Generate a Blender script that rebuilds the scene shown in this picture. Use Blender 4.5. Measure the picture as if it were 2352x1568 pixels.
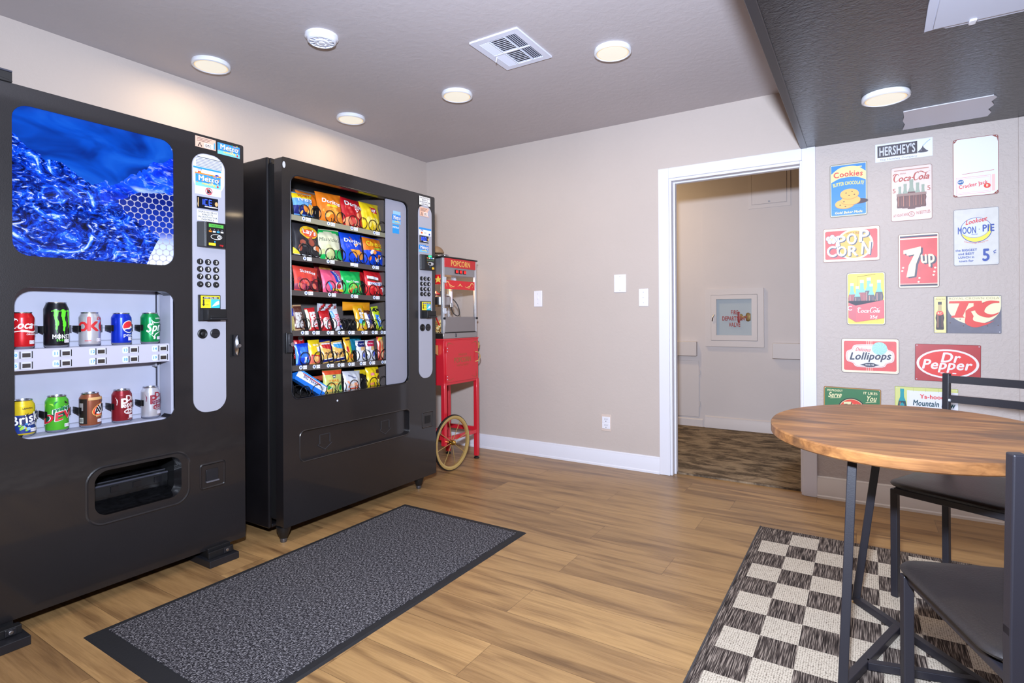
import bpy, bmesh, math, random
from math import sin, cos, pi, radians, sqrt, atan2, floor
from mathutils import Matrix, Vector
from mathutils.geometry import tessellate_polygon

for o in list(bpy.data.objects):
    bpy.data.objects.remove(o, do_unlink=True)
SC = bpy.context.scene
COL = SC.collection
random.seed(7)

# ------------------------------------------------------------------ camera
CAMP = Vector((3.1905, -3.6926, 1.06)); YAW = -0.5623; ROLL = -0.0059
_r = Vector((cos(YAW), -sin(YAW), 0)); _f = Vector((sin(YAW), cos(YAW), 0)); _u = Vector((0, 0, 1))
_r2 = _r * cos(ROLL) + _u * sin(ROLL); _u2 = _u * cos(ROLL) - _r * sin(ROLL)
cd = bpy.data.cameras.new('camera'); co = bpy.data.objects.new('camera', cd); COL.objects.link(co)
mw = Matrix(((_r2.x, _u2.x, -_f.x, CAMP.x), (_r2.y, _u2.y, -_f.y, CAMP.y), (_r2.z, _u2.z, -_f.z, CAMP.z), (0, 0, 0, 1)))
co.matrix_world = mw
cd.sensor_width = 36; cd.lens = 1283.34 / 2352 * 36; cd.shift_y = -(784 - 726.06) / 2352; cd.clip_start = 0.02
SC.camera = co

# ------------------------------------------------------------------ world, flash, exposure
SC.view_settings.view_transform = 'Standard'; SC.view_settings.look = 'None'
SC.view_settings.gamma = 1.0; SC.view_settings.use_curve_mapping = False
SC.view_settings.exposure = 0.26
wd = bpy.data.worlds.new('world'); SC.world = wd; wd.use_nodes = True
wd.node_tree.nodes['Background'].inputs[0].default_value = (.62, .68, .85, 1)
wd.node_tree.nodes['Background'].inputs[1].default_value = 0.15

def area(name, loc, target, power, color, size, size_y=None, shape='DISK'):
    l = bpy.data.lights.new(name, 'AREA'); l.energy = power; l.color = color; l.shape = shape; l.size = size
    if size_y: l.size_y = size_y
    o = bpy.data.objects.new(name, l); COL.objects.link(o); o.location = loc
    o.rotation_euler = (Vector(target) - Vector(loc)).to_track_quat('-Z', 'Y').to_euler()
    return o
# the photographer's cool flash, held just above the camera (its shadows fall up and left of the soffit)
area('flash_light', (3.16, -3.72, 1.46), (1.75, 0.0, 2.4), 155, (.76, .86, 1.05), .13)
LAMP_W = 2.9; LAMP_C = (1.0, .76, .48)

# ------------------------------------------------------------------ materials
def lin(c):
    def f(v):
        v = v / 255
        return v / 12.92 if v <= .04045 else ((v + .055) / 1.055) ** 2.4
    return (f(c[0]), f(c[1]), f(c[2]), 1)
_mc = {}
def newmat(name):
    m = bpy.data.materials.new(name); m.use_nodes = True
    nt = m.node_tree
    return m, nt, nt.nodes['Principled BSDF']
def nd(nt, t, **kw):
    n = nt.nodes.new(t)
    for k, v in kw.items():
        if k in ('ins',): continue
        setattr(n, k, v)
    return n
def math_(nt, op, a, b=None, c=None):
    n = nt.nodes.new('ShaderNodeMath'); n.operation = op
    for i, v in enumerate((a, b, c)):
        if v is None: continue
        if isinstance(v, (int, float)): n.inputs[i].default_value = v
        else: nt.links.new(v, n.inputs[i])
    return n.outputs[0]
def ramp(nt, fac, stops, interp='LINEAR'):
    n = nt.nodes.new('ShaderNodeValToRGB'); cr = n.color_ramp; cr.interpolation = interp
    while len(cr.elements) < len(stops): cr.elements.new(.5)
    for e, (p, c) in zip(cr.elements, stops):
        e.position = p; e.color = c if len(c) == 4 else lin(c)
    nt.links.new(fac, n.inputs[0]); return n.outputs[0]
def mixc(nt, fac, a, b, mode='MIX'):
    n = nt.nodes.new('ShaderNodeMix'); n.data_type = 'RGBA'; n.blend_type = mode
    for s, v in ((n.inputs[0], fac), (n.inputs[6], a), (n.inputs[7], b)):
        if isinstance(v, (int, float)): s.default_value = v
        elif isinstance(v, tuple): s.default_value = v
        else: nt.links.new(v, s)
    return n.outputs[2]
def coords(nt, scale=(1, 1, 1), loc=(0, 0, 0), kind='Object'):
    tc = nt.nodes.new('ShaderNodeTexCoord'); mp = nt.nodes.new('ShaderNodeMapping')
    mp.inputs['Scale'].default_value = scale; mp.inputs['Location'].default_value = loc
    nt.links.new(tc.outputs[kind], mp.inputs[0]); return mp.outputs[0]
def noise(nt, vec, scale, detail=3, rough=.5, dist=0.0):
    n = nt.nodes.new('ShaderNodeTexNoise'); n.inputs['Scale'].default_value = scale
    n.inputs['Detail'].default_value = detail; n.inputs['Roughness'].default_value = rough; n.inputs['Distortion'].default_value = dist
    if vec is not None: nt.links.new(vec, n.inputs['Vector'])
    return n.outputs['Fac']
def bump(nt, bs, h, strength, dist=.01):
    b = nt.nodes.new('ShaderNodeBump'); b.inputs['Strength'].default_value = strength; b.inputs['Distance'].default_value = dist
    nt.links.new(h, b.inputs['Height']); nt.links.new(b.outputs[0], bs.inputs['Normal'])

def M(rgb, rough=.5, metal=0.0, spec=.5, bmp=None, var=0.0, vs=20, coat=0.0, emit=0.0):
    """plain painted / printed material with a little procedural variation"""
    key = (tuple(rgb), rough, metal, spec, bmp, var, vs, coat, emit)
    if key in _mc: return _mc[key]
    m, nt, bs = newmat('m_%02x%02x%02x' % tuple(int(v) for v in rgb))
    bs.inputs['Base Color'].default_value = lin(rgb); bs.inputs['Roughness'].default_value = rough
    bs.inputs['Metallic'].default_value = metal; bs.inputs['Specular IOR Level'].default_value = spec
    bs.inputs['Coat Weight'].default_value = coat; bs.inputs['Coat Roughness'].default_value = .06
    if emit:
        bs.inputs['Emission Color'].default_value = lin(rgb); bs.inputs['Emission Strength'].default_value = emit
    if var:
        f = noise(nt, coords(nt), vs, 4)
        a = tuple(max(0, v * (1 - var)) for v in lin(rgb)[:3]) + (1,); b = tuple(min(1, v * (1 + var)) for v in lin(rgb)[:3]) + (1,)
        nt.links.new(ramp(nt, f, [(.3, a), (.7, b)]), bs.inputs['Base Color'])
    if bmp: bump(nt, bs, noise(nt, coords(nt), bmp[0], 4), bmp[1], .004)
    m.diffuse_color = lin(rgb)
    _mc[key] = m; return m

def wall_mat(name, rgb, sc, st):
    m, nt, bs = newmat(name)
    v = coords(nt)
    f = noise(nt, v, 1.3, 3)
    c0 = tuple(x * .97 for x in lin(rgb)[:3]) + (1,); c1 = tuple(min(1, x * 1.03) for x in lin(rgb)[:3]) + (1,)
    nt.links.new(ramp(nt, f, [(.3, c0), (.7, c1)]), bs.inputs['Base Color'])
    bs.inputs['Roughness'].default_value = .55; bs.inputs['Specular IOR Level'].default_value = .3
    h = ramp(nt, noise(nt, v, sc, 4, .55, .4), [(.42, (0, 0, 0, 1)), (.62, (1, 1, 1, 1))])
    bump(nt, bs, h, st, .004)
    return m
MW_L = wall_mat('beige_wall_paint', (194, 182, 174), 38, .08)
MW_R = wall_mat('beige_knockdown_wall_paint', (192, 182, 177), 48, .28)
M_CEIL = wall_mat('greige_ceiling_paint', (188, 181, 183), 26, .10)
M_SOFF = None
def soffit_mat():
    m, nt, bs = newmat('dark_gloss_textured_paint'); v = coords(nt, (1, 1.6, 1))
    bs.inputs['Base Color'].default_value = lin((30, 29, 33)); bs.inputs['Roughness'].default_value = .27; bs.inputs['Specular IOR Level'].default_value = .6
    bump(nt, bs, noise(nt, v, 42, 4, .6, .8), .45, .006); return m
M_SOFF = soffit_mat()

def floor_mat():
    m, nt, bs = newmat('oak_vinyl_planks')
    tc = nd(nt, 'ShaderNodeTexCoord'); sx = nd(nt, 'ShaderNodeSeparateXYZ'); nt.links.new(tc.outputs['Object'], sx.inputs[0])
    X, Y = sx.outputs[0], sx.outputs[1]
    ry = math_(nt, 'DIVIDE', math_(nt, 'ADD', Y, 1.82 + 19), .19); row = math_(nt, 'FLOOR', ry); fy = math_(nt, 'FRACT', ry)
    wn = nd(nt, 'ShaderNodeTexWhiteNoise', noise_dimensions='1D'); nt.links.new(row, wn.inputs['W'])
    rx = math_(nt, 'DIVIDE', math_(nt, 'ADD', X, math_(nt, 'ADD', math_(nt, 'MULTIPLY', wn.outputs['Value'], 1.2), 10)), 1.22)
    colm = math_(nt, 'FLOOR', rx); fx = math_(nt, 'FRACT', rx)
    w2 = nd(nt, 'ShaderNodeTexWhiteNoise', noise_dimensions='2D'); cb = nd(nt, 'ShaderNodeCombineXYZ'); nt.links.new(row, cb.inputs[0]); nt.links.new(colm, cb.inputs[1]); nt.links.new(cb.outputs[0], w2.inputs['Vector'])
    rnd = w2.outputs['Value']
    # grain
    cv = nd(nt, 'ShaderNodeCombineXYZ'); nt.links.new(math_(nt, 'MULTIPLY', X, 1.0), cv.inputs[0]); nt.links.new(math_(nt, 'MULTIPLY', Y, 9.0), cv.inputs[1]); nt.links.new(math_(nt, 'MULTIPLY', rnd, 37.0), cv.inputs[2])
    g1 = noise(nt, cv.outputs[0], 1.6, 3, .5, .7)
    cv2 = nd(nt, 'ShaderNodeCombineXYZ'); nt.links.new(math_(nt, 'MULTIPLY', X, 2.2), cv2.inputs[0]); nt.links.new(math_(nt, 'MULTIPLY', Y, 55.0), cv2.inputs[1]); nt.links.new(math_(nt, 'MULTIPLY', rnd, 91.0), cv2.inputs[2])
    g2 = noise(nt, cv2.outputs[0], 2.2, 4, .6, 1.2)
    c = ramp(nt, g1, [(.28, (112, 84, 54)), (.42, (154, 120, 78)), (.56, (184, 147, 97)), (.8, (172, 134, 87))])
    c = mixc(nt, .22, c, ramp(nt, g2, [(.36, (104, 74, 50)), (.6, (184, 148, 106))]))
    c = mixc(nt, .55, c, ramp(nt, rnd, [(0, (196, 186, 178)), (.5, (228, 220, 210)), (1, (250, 244, 232))]), 'MULTIPLY')
    # seams
    e = math_(nt, 'MINIMUM', math_(nt, 'MINIMUM', fy, math_(nt, 'SUBTRACT', 1.0, fy)), math_(nt, 'MULTIPLY', math_(nt, 'MINIMUM', fx, math_(nt, 'SUBTRACT', 1.0, fx)), 6.4))
    seam = math_(nt, 'LESS_THAN', e, .006)
    c = mixc(nt, math_(nt, 'MULTIPLY', seam, .5), c, lin((70, 48, 32)))
    nt.links.new(c, bs.inputs['Base Color']); bs.inputs['Roughness'].default_value = .36; bs.inputs['Specular IOR Level'].default_value = .4
    bump(nt, bs, g2, .06, .002)
    return m
M_FLOOR = floor_mat()

def carpet_mat():
    m, nt, bs = newmat('brown_streaked_carpet'); v = coords(nt, (2.0, 4.6, 1))
    a = noise(nt, v, 2.4, 4, .6, 1.0)
    b = noise(nt, coords(nt, (1, 3, 1)), 60, 2)
    c = ramp(nt, a, [(.36, (66, 58, 50)), (.46, (100, 86, 72)), (.54, (142, 124, 102)), (.66, (166, 146, 120))])
    c = mixc(nt, .25, c, ramp(nt, b, [(.35, (80, 68, 58)), (.65, (170, 148, 120))]))
    nt.links.new(c, bs.inputs['Base Color']); bs.inputs['Roughness'].default_value = .95; bs.inputs['Specular IOR Level'].default_value = .1
    bump(nt, bs, b, .5, .004); return m

def rug_mat():
    m, nt, bs = newmat('woven_checker_rug')
    tc = nd(nt, 'ShaderNodeTexCoord'); sx = nd(nt, 'ShaderNodeSeparateXYZ'); nt.links.new(tc.outputs['Object'], sx.inputs[0]); X, Y = sx.outputs[0], sx.outputs[1]
    # object origin = far left corner of the rug; x right, -y towards the camera
    cx = math_(nt, 'FLOOR', math_(nt, 'DIVIDE', math_(nt, 'SUBTRACT', X, .037), .1130)); cy = math_(nt, 'FLOOR', math_(nt, 'DIVIDE', math_(nt, 'SUBTRACT', math_(nt, 'MULTIPLY', Y, -1.0), .042), .141))
    ch = math_(nt, 'FLOORED_MODULO', math_(nt, 'ADD', cx, cy), 2.0)
    inb = math_(nt, 'MULTIPLY', math_(nt, 'GREATER_THAN', X, .037), math_(nt, 'LESS_THAN', X, .037 + .113 * 8))
    inb = math_(nt, 'MULTIPLY', inb, math_(nt, 'GREATER_THAN', math_(nt, 'MULTIPLY', Y, -1.0), .042))
    ch = math_(nt, 'MULTIPLY', ch, inb)
    dk = noise(nt, coords(nt, (300, 11, 1)), 1.0, 2, .6)
    dark = ramp(nt, dk, [(.36, (36, 30, 28)), (.50, (78, 68, 63)), (.64, (158, 144, 132))])
    # braided rows of the light squares
    wv = nd(nt, 'ShaderNodeTexVoronoi', feature='F1'); nt.links.new(coords(nt, (150, 210, 1)), wv.inputs['Vector']); wv.inputs['Scale'].default_value = 1.0; wv.inputs['Randomness'].default_value = .35
    light = ramp(nt, wv.outputs['Distance'], [(.25, (214, 203, 186)), (.5, (192, 180, 162)), (.72, (104, 92, 82))])
    nt.links.new(mixc(nt, ch, dark, light), bs.inputs['Base Color']); bs.inputs['Roughness'].default_value = .9; bs.inputs['Specular IOR Level'].default_value = .15
    bump(nt, bs, math_(nt, 'ADD', math_(nt, 'MULTIPLY', wv.outputs['Distance'], -1.0), math_(nt, 'MULTIPLY', dk, .6)), .5, .003)
    return m

def mat_fibre():
    m, nt, bs = newmat('charcoal_ribbed_mat_pile')
    a = noise(nt, coords(nt, (260, 90, 1)), 1.0, 2, .6); b = noise(nt, coords(nt, (110, 260, 1)), 1.0, 2, .6)
    f = math_(nt, 'MULTIPLY', math_(nt, 'ADD', a, b), .5)
    nt.links.new(ramp(nt, f, [(.39, (22, 21, 23)), (.5, (62, 60, 64)), (.62, (150, 147, 150))]), bs.inputs['Base Color'])
    bs.inputs['Roughness'].default_value = .95; bs.inputs['Specular IOR Level'].default_value = .1
    bump(nt, bs, f, .8, .004); return m

def wood_top():
    m, nt, bs = newmat('rustic_brown_wood')
    v = coords(nt, (1.2, 9, 9)); a = noise(nt, v, 2.2, 4, .55, .9); b = noise(nt, coords(nt, (4, 60, 60)), 2.0, 4, .6, .8)
    d = noise(nt, coords(nt, (1.8, 7, 7), (3, 1, 0)), 1.9, 2, .5, .3)
    c = ramp(nt, a, [(.3, (112, 72, 42)), (.48, (152, 102, 60)), (.62, (188, 132, 76))])
    c = mixc(nt, .25, c, ramp(nt, b, [(.35, (96, 64, 40)), (.62, (178, 128, 80))]))
    c = mixc(nt, math_(nt, 'MULTIPLY', ramp(nt, d, [(.52, (0, 0, 0, 1)), (.66, (1, 1, 1, 1))]), .62), c, lin((84, 62, 48)))
    nt.links.new(c, bs.inputs['Base Color']); bs.inputs['Roughness'].default_value = .42; bump(nt, bs, b, .05, .002); return m

def glass_mat(name='clear_glass', tint=(1, 1, 1), refl=.9):
    m = bpy.data.materials.new(name); m.use_nodes = True; nt = m.node_tree; nt.nodes.clear()
    out = nd(nt, 'ShaderNodeOutputMaterial'); tr = nd(nt, 'ShaderNodeBsdfTransparent'); gl = nd(nt, 'ShaderNodeBsdfGlossy'); mx = nd(nt, 'ShaderNodeMixShader'); fr = nd(nt, 'ShaderNodeFresnel')
    tr.inputs[0].default_value = (*tint, 1); gl.inputs[0].default_value = (refl, refl, refl, 1); gl.inputs['Roughness'].default_value = .02; fr.inputs['IOR'].default_value = 1.45
    ge = nd(nt, 'ShaderNodeNewGeometry'); nt.links.new(math_(nt, 'MULTIPLY', fr.outputs[0], math_(nt, 'SUBTRACT', 1.0, ge.outputs['Backfacing'])), mx.inputs[0]); nt.links.new(tr.outputs[0], mx.inputs[1]); nt.links.new(gl.outputs[0], mx.inputs[2]); nt.links.new(mx.outputs[0], out.inputs[0])
    return m
M_GLASS = glass_mat()

def display_mat():
    """printed, back-lit picture: blue splash, calm water above, perforated metal at lower right; object x,z in metres"""
    m, nt, bs = newmat('blue_splash_graphic')
    tc = nd(nt, 'ShaderNodeTexCoord'); sx = nd(nt, 'ShaderNodeSeparateXYZ'); nt.links.new(tc.outputs['Object'], sx.inputs[0])
    X, Z = sx.outputs[0], sx.outputs[2]
    U = math_(nt, 'DIVIDE', math_(nt, 'ADD', X, .353), .516); V = math_(nt, 'DIVIDE', math_(nt, 'SUBTRACT', Z, 1.275), .51)
    wob = math_(nt, 'MULTIPLY', math_(nt, 'SUBTRACT', noise(nt, coords(nt), 14, 4, .6), .5), .22)
    g = lambda x: (x, x, x, 1)
    top = ramp(nt, U, [(0, g(.82)), (.12, g(.70)), (.30, g(.64)), (.42, g(.56)), (.56, g(.58)), (.75, g(.70)), (.88, g(.80)), (1, g(.86))])
    splash = math_(nt, 'LESS_THAN', math_(nt, 'ADD', V, wob), top)
    vec = coords(nt, (1, 1, 1))
    n1 = noise(nt, vec, 8, 7, .66, 3.4); n2 = noise(nt, coords(nt, (.8, 1, 1.6)), 24, 6, .66, 2.4)
    sp = ramp(nt, n1, [(.38, (1, 4, 22)), (.46, (3, 18, 80)), (.53, (6, 50, 176)), (.585, (12, 82, 220)), (.63, (80, 150, 244)), (.68, (224, 238, 255))])
    sp = mixc(nt, .45, sp, ramp(nt, n2, [(.40, (1, 4, 20)), (.50, (5, 34, 140)), (.575, (22, 94, 226)), (.64, (236, 244, 255))]))
    arm = ramp(nt, U, [(0, g(.40)), (.45, g(.40)), (.56, g(.44)), (.75, g(.54)), (1, g(.58))])
    armm = math_(nt, 'MULTIPLY', math_(nt, 'GREATER_THAN', math_(nt, 'ADD', V, math_(nt, 'MULTIPLY', wob, .5)), arm), math_(nt, 'GREATER_THAN', U, .5))
    sp = mixc(nt, math_(nt, 'MULTIPLY', armm, .55), sp, ramp(nt, noise(nt, coords(nt, (.6, 1, 1)), 7, 3, .5, 1.5), [(.36, (3, 8, 44)), (.5, (10, 50, 220)), (.6, (24, 84, 245)), (.7, (190, 215, 255))]))
    calm = ramp(nt, noise(nt, coords(nt, (1, 1, 2)), 5, 3, .5, .8), [(.3, (6, 30, 96)), (.5, (8, 58, 146)), (.7, (22, 80, 166))])
    # perforated plate
    a = .026; s3 = a * sqrt(3)
    def griddist(ox, oz):
        dx = math_(nt, 'SUBTRACT', math_(nt, 'FLOORED_MODULO', math_(nt, 'ADD', X, 5 + ox), a), a / 2)
        dz = math_(nt, 'SUBTRACT', math_(nt, 'FLOORED_MODULO', math_(nt, 'ADD', Z, 5 + oz), s3), s3 / 2)
        return math_(nt, 'SQRT', math_(nt, 'ADD', math_(nt, 'MULTIPLY', dx, dx), math_(nt, 'MULTIPLY', dz, dz)))
    dmin = math_(nt, 'MINIMUM', griddist(0, 0), griddist(a / 2, s3 / 2))
    hole = math_(nt, 'LESS_THAN', dmin, .0120)
    hc = ramp(nt, V, [(0, (206, 210, 226)), (.16, (170, 184, 226)), (.26, (24, 52, 150)), (.5, (8, 24, 96))])
    plate = mixc(nt, hole, lin((150, 148, 162)), hc)
    edge = ramp(nt, V, [(0, g(.80)), (.10, g(.84)), (.22, g(.90)), (.27, g(.82)), (.36, g(.68)), (.5, g(.56)), (.6, g(.60))])
    pm = math_(nt, 'MULTIPLY', math_(nt, 'GREATER_THAN', math_(nt, 'ADD', U, math_(nt, 'MULTIPLY', wob, .3)), edge), math_(nt, 'LESS_THAN', math_(nt, 'ADD', V, math_(nt, 'MULTIPLY', wob, .4)), arm))
    c = mixc(nt, splash, calm, sp); c = mixc(nt, pm, c, plate)
    nt.links.new(c, bs.inputs['Base Color']); nt.links.new(c, bs.inputs['Emission Color']); bs.inputs['Emission Strength'].default_value = .13
    bs.inputs['Roughness'].default_value = .06; return m

def popcorn_mat():
    m, nt, bs = newmat('buttery_popcorn'); f = noise(nt, coords(nt), 70, 3)
    nt.links.new(ramp(nt, f, [(.35, (206, 140, 50)), (.5, (240, 200, 110)), (.62, (250, 236, 190))]), bs.inputs['Base Color']); bump(nt, bs, f, 1.0, .01); return m
# ------------------------------------------------------------------ glyph cache (Blender's built-in font, as flat triangles)
_gl = {}
CHARS = sorted(set("ABCDEFGHIJKLMNOPQRSTUVWXYZabcdefghijklmnopqrstuvwxyz0123456789'.-!&%*$/#:¢+;()"))
def load_glyphs():
    objs = []
    def mk(s, off):
        c = bpy.data.curves.new('g', 'FONT'); c.body = s; c.resolution_u = 3; c.offset = 0
        o = bpy.data.objects.new('g', c); COL.objects.link(o); objs.append(o); return o
    H = mk('H', 0); II = mk('II', 0); L = {}
    for ch in CHARS:
        L[ch] = (mk(ch, 0), mk('I' + ch + 'I', 0))
    dg = bpy.context.evaluated_depsgraph_get(); dg.update()
    def tri(o):
        me = bpy.data.meshes.new_from_object(o.evaluated_get(dg)); me.calc_loop_triangles()
        v = [(p.co.x, p.co.y) for p in me.vertices]; f = [tuple(t.vertices) for t in me.loop_triangles]
        bpy.data.meshes.remove(me); return v, f
    capH = max(y for x, y in tri(H)[0]); iw = max(x for x, y in tri(II)[0])
    for ch, (a, c) in L.items():
        ta, tcx = tri(a), tri(c)
        adv = max(x for x, y in tcx[0]) - iw
        v = [(x / capH, y / capH) for x, y in ta[0]]; _gl[(ch, 0)] = (v, ta[1], adv / capH)
        _gl[(ch, 1)] = (v, ta[1], adv / capH + .05)
    for o in objs:
        c = o.data; bpy.data.objects.remove(o, do_unlink=True); bpy.data.curves.remove(c)
load_glyphs()

# ------------------------------------------------------------------ mesh builder
class G:
    """collects shapes and links them as ONE mesh. Things face -y, x to the right, z up."""
    def __init__(s):
        s.v = []; s.f = []; s.m = []; s.mats = []; s.mp = None; s.ml = 0; s.y = 0.0; s.k = 0; s.dk = .00014
    def mi(s, m):
        if m not in s.mats: s.mats.append(m)
        return s.mats.index(m)
    def add(s, vs, fs, m):
        b = len(s.v); s.v += [tuple(p) for p in vs]; i = s.mi(m)
        for f in fs: s.f.append(tuple(b + j for j in f)); s.m.append(i)
    # --- solids
    def box(s, x0, x1, y0, y1, z0, z1, m, R=None):
        vs = [(x, y, z) for z in (z0, z1) for y in (y0, y1) for x in (x0, x1)]
        if R is not None: vs = [R @ Vector(p) for p in vs]
        s.add(vs, [(0, 2, 3, 1), (4, 5, 7, 6), (0, 1, 5, 4), (2, 6, 7, 3), (0, 4, 6, 2), (1, 3, 7, 5)], m)
    def bar(s, a, b, w, h, m, up=(0, 0, 1)):
        """rectangular bar from a to b, w wide, h high"""
        a = Vector(a); b = Vector(b); d = (b - a).normalized(); u = Vector(up)
        if abs(d.dot(u)) > .98: u = Vector((0, 1, 0))
        sx = d.cross(u).normalized(); uz = sx.cross(d).normalized()
        vs = [p + sx * (i * w / 2) + uz * (j * h / 2) for p in (a, b) for i, j in ((-1, -1), (1, -1), (1, 1), (-1, 1))]
        s.add(vs, [(0, 1, 2, 3), (7, 6, 5, 4), (0, 4, 5, 1), (1, 5, 6, 2), (2, 6, 7, 3), (3, 7, 4, 0)], m)
    def prism(s, pts, y0, y1, m, ax='y'):
        """extrude a closed outline (x,z) from y0 to y1 (ax='z': outline is (x,y), extruded in z)"""
        n = len(pts); P = (lambda p, t: (p[0], t, p[1])) if ax == 'y' else ((lambda p, t: (p[0], p[1], t)) if ax == 'z' else (lambda p, t: (t, p[0], p[1])))
        vs = [P(p, y0) for p in pts] + [P(p, y1) for p in pts]
        s.add(vs, [tuple(range(n)), tuple(range(2 * n - 1, n - 1, -1))] + [(i, i + n, (i + 1) % n + n, (i + 1) % n) for i in range(n)], m)
    def plate(s, outer, holes, y0, y1, m, mh=None):
        """panel with holes; outline points are (x,z)"""
        loops = [outer] + holes
        tris = tessellate_polygon([[Vector((p[0], p[1], 0)) for p in l] for l in loops])
        flat = [p for l in loops for p in l]; n = len(flat)
        s.add([(p[0], y0, p[1]) for p in flat], tris, m); s.add([(p[0], y1, p[1]) for p in flat], tris, m)
        for li, l in enumerate(loops):
            k = len(l); s.add([(p[0], y0, p[1]) for p in l] + [(p[0], y1, p[1]) for p in l], [(i, (i + 1) % k, (i + 1) % k + k, i + k) for i in range(k)], m if li == 0 or mh is None else mh)
    def lathe(s, prof, m, n=24, c=(0, 0, 0), ax='z', mfun=None, a0=0.0, a1=2 * pi, cap=True):
        """prof = [(r, h)...] spun about an axis through c; mfun(i,j) may pick a material per face"""
        full = abs(a1 - a0 - 2 * pi) < 1e-6; k = n if full else n + 1; b = len(s.v)
        for r, h in prof:
            for j in range(k):
                a = a0 + (a1 - a0) * j / n; x, y = r * cos(a), r * sin(a)
                p = {'z': (x, y, h), 'y': (x, h, y), 'x': (h, x, y)}[ax]
                s.v.append((p[0] + c[0], p[1] + c[1], p[2] + c[2]))
        for i in range(len(prof) - 1):
            for j in range(n):
                j2 = (j + 1) % k
                s.f.append((b + i * k + j, b + i * k + j2, b + (i + 1) * k + j2, b + (i + 1) * k + j)); s.m.append(s.mi(mfun(i, j) if mfun else m))
        for i in (0, len(prof) - 1):
            if prof[i][0] > 1e-5 and full and cap and prof[0] != prof[-1]:
                s.f.append(tuple(b + i * k + j for j in range(k))); s.m.append(s.mi(mfun(i if i == 0 else i - 1, 0) if mfun else m))
    def tube(s, pts, r, m, n=8, closed=False):
        pts = [Vector(p) for p in pts]; N = len(pts); b = len(s.v); prev = None
        for i, p in enumerate(pts):
            d = (pts[(i + 1) % N] - pts[i - 1]) if closed else (pts[min(i + 1, N - 1)] - pts[max(i - 1, 0)])
            d.normalize()
            if prev is None:
                u = Vector((0, 0, 1)) if abs(d.z) < .9 else Vector((1, 0, 0)); e = d.cross(u).normalized()
            else:
                e = (prev - d * prev.dot(d)).normalized()
            prev = e; q = d.cross(e); rr = r(i / max(1, N - 1)) if callable(r) else r
            for j in range(n):
                a = 2 * pi * j / n; s.v.append(tuple(p + e * (rr * cos(a)) + q * (rr * sin(a))))
        i0 = s.mi(m)
        for i in range(N if closed else N - 1):
            i2 = (i + 1) % N
            for j in range(n): s.f.append((b + i * n + j, b + i * n + (j + 1) % n, b + i2 * n + (j + 1) % n, b + i2 * n + j)); s.m.append(i0)
        if not closed:
            s.f.append(tuple(b + j for j in range(n))); s.f.append(tuple(b + (N - 1) * n + j for j in range(n))); s.m += [i0, i0]
    def grid(s, nu, nv, fn, m, mfun=None, flip=False):
        b = len(s.v)
        for j in range(nv + 1):
            for i in range(nu + 1): s.v.append(tuple(fn(i / nu, j / nv)))
        for j in range(nv):
            for i in range(nu):
                q = (b + j * (nu + 1) + i, b + j * (nu + 1) + i + 1, b + (j + 1) * (nu + 1) + i + 1, b + (j + 1) * (nu + 1) + i)
                s.f.append(q[::-1] if flip else q); s.m.append(s.mi(mfun((i + .5) / nu, (j + .5) / nv) if mfun else m))
    # --- print layers: flat ink shapes laid on a surface, each a little above the last
    def lay(s, y=None, mp=None, ml=0, dk=None):
        if y is not None: s.y = y
        s.mp = mp; s.ml = ml; s.k = 0
        if dk: s.dk = dk
    def _tris(s, vs, fs, m):
        if s.ml:
            out = []; st = [(vs[a], vs[b], vs[c]) for a, b, c in fs]
            while st:
                a, b, c = st.pop(); L = (math.dist(a, b), math.dist(b, c), math.dist(c, a)); i = L.index(max(L))
                if L[i] <= s.ml or len(out) > 6000: out.append((a, b, c)); continue
                p = (a, b, c); p0, p1, p2 = p[i], p[(i + 1) % 3], p[(i + 2) % 3]; md = ((p0[0] + p1[0]) / 2, (p0[1] + p1[1]) / 2)
                st += [(p0, md, p2), (md, p1, p2)]
            vs = [p for t in out for p in t]; fs = [(3 * i, 3 * i + 1, 3 * i + 2) for i in range(len(out))]
        lift = s.dk * (s.k + 1)
        s.add([s.mp(x, z, lift) if s.mp else (x, s.y - lift, z) for x, z in vs], fs, m)
    def poly(s, pts, m, up=True):
        if up: s.k += 1
        t = tessellate_polygon([[Vector((p[0], p[1], 0)) for p in pts]]); s._tris(list(pts), [tuple(x) for x in t], m)
    def rect(s, x0, x1, z0, z1, m, r=0, n=4): s.poly(rr(x0, x1, z0, z1, r, n) if r else [(x0, z0), (x1, z0), (x1, z1), (x0, z1)], m)
    def ell(s, cx, cz, rx, rz, m, rot=0, n=28, a0=0, a1=360):
        pts = []
        for i in range(n + (a1 - a0 != 360)):
            a = radians(a0 + (a1 - a0) * i / n); x, z = rx * cos(a), rz * sin(a)
            pts.append((cx + x * cos(rot) - z * sin(rot), cz + x * sin(rot) + z * cos(rot)))
        s.poly(pts, m)
    def stroke(s, pts, w, m, closed=False):
        """ribbon along (x,z) points; w a width or a list of widths"""
        s.k += 1; N = len(pts); W = w if isinstance(w, (list, tuple)) else [w] * N
        if len(W) != N: W = [W[0] + (W[-1] - W[0]) * i / (N - 1) if len(W) == 2 else W[min(len(W) - 1, int(i * len(W) / N))] for i in range(N)]
        vs = []
        for i, p in enumerate(pts):
            a = pts[i - 1] if (i or closed) else p; c = pts[(i + 1) % N] if (i < N - 1 or closed) else p
            dx, dz = c[0] - a[0], c[1] - a[1]; l = math.hypot(dx, dz) or 1; nx, nz = -dz / l, dx / l
            vs += [(p[0] + nx * W[i] / 2, p[1] + nz * W[i] / 2), (p[0] - nx * W[i] / 2, p[1] - nz * W[i] / 2)]
        fs = []
        for i in range(N if closed else N - 1):
            j = (i + 1) % N; fs += [(2 * i, 2 * i + 1, 2 * j + 1), (2 * i, 2 * j + 1, 2 * j)]
        s._tris(vs, fs, m)
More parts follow.
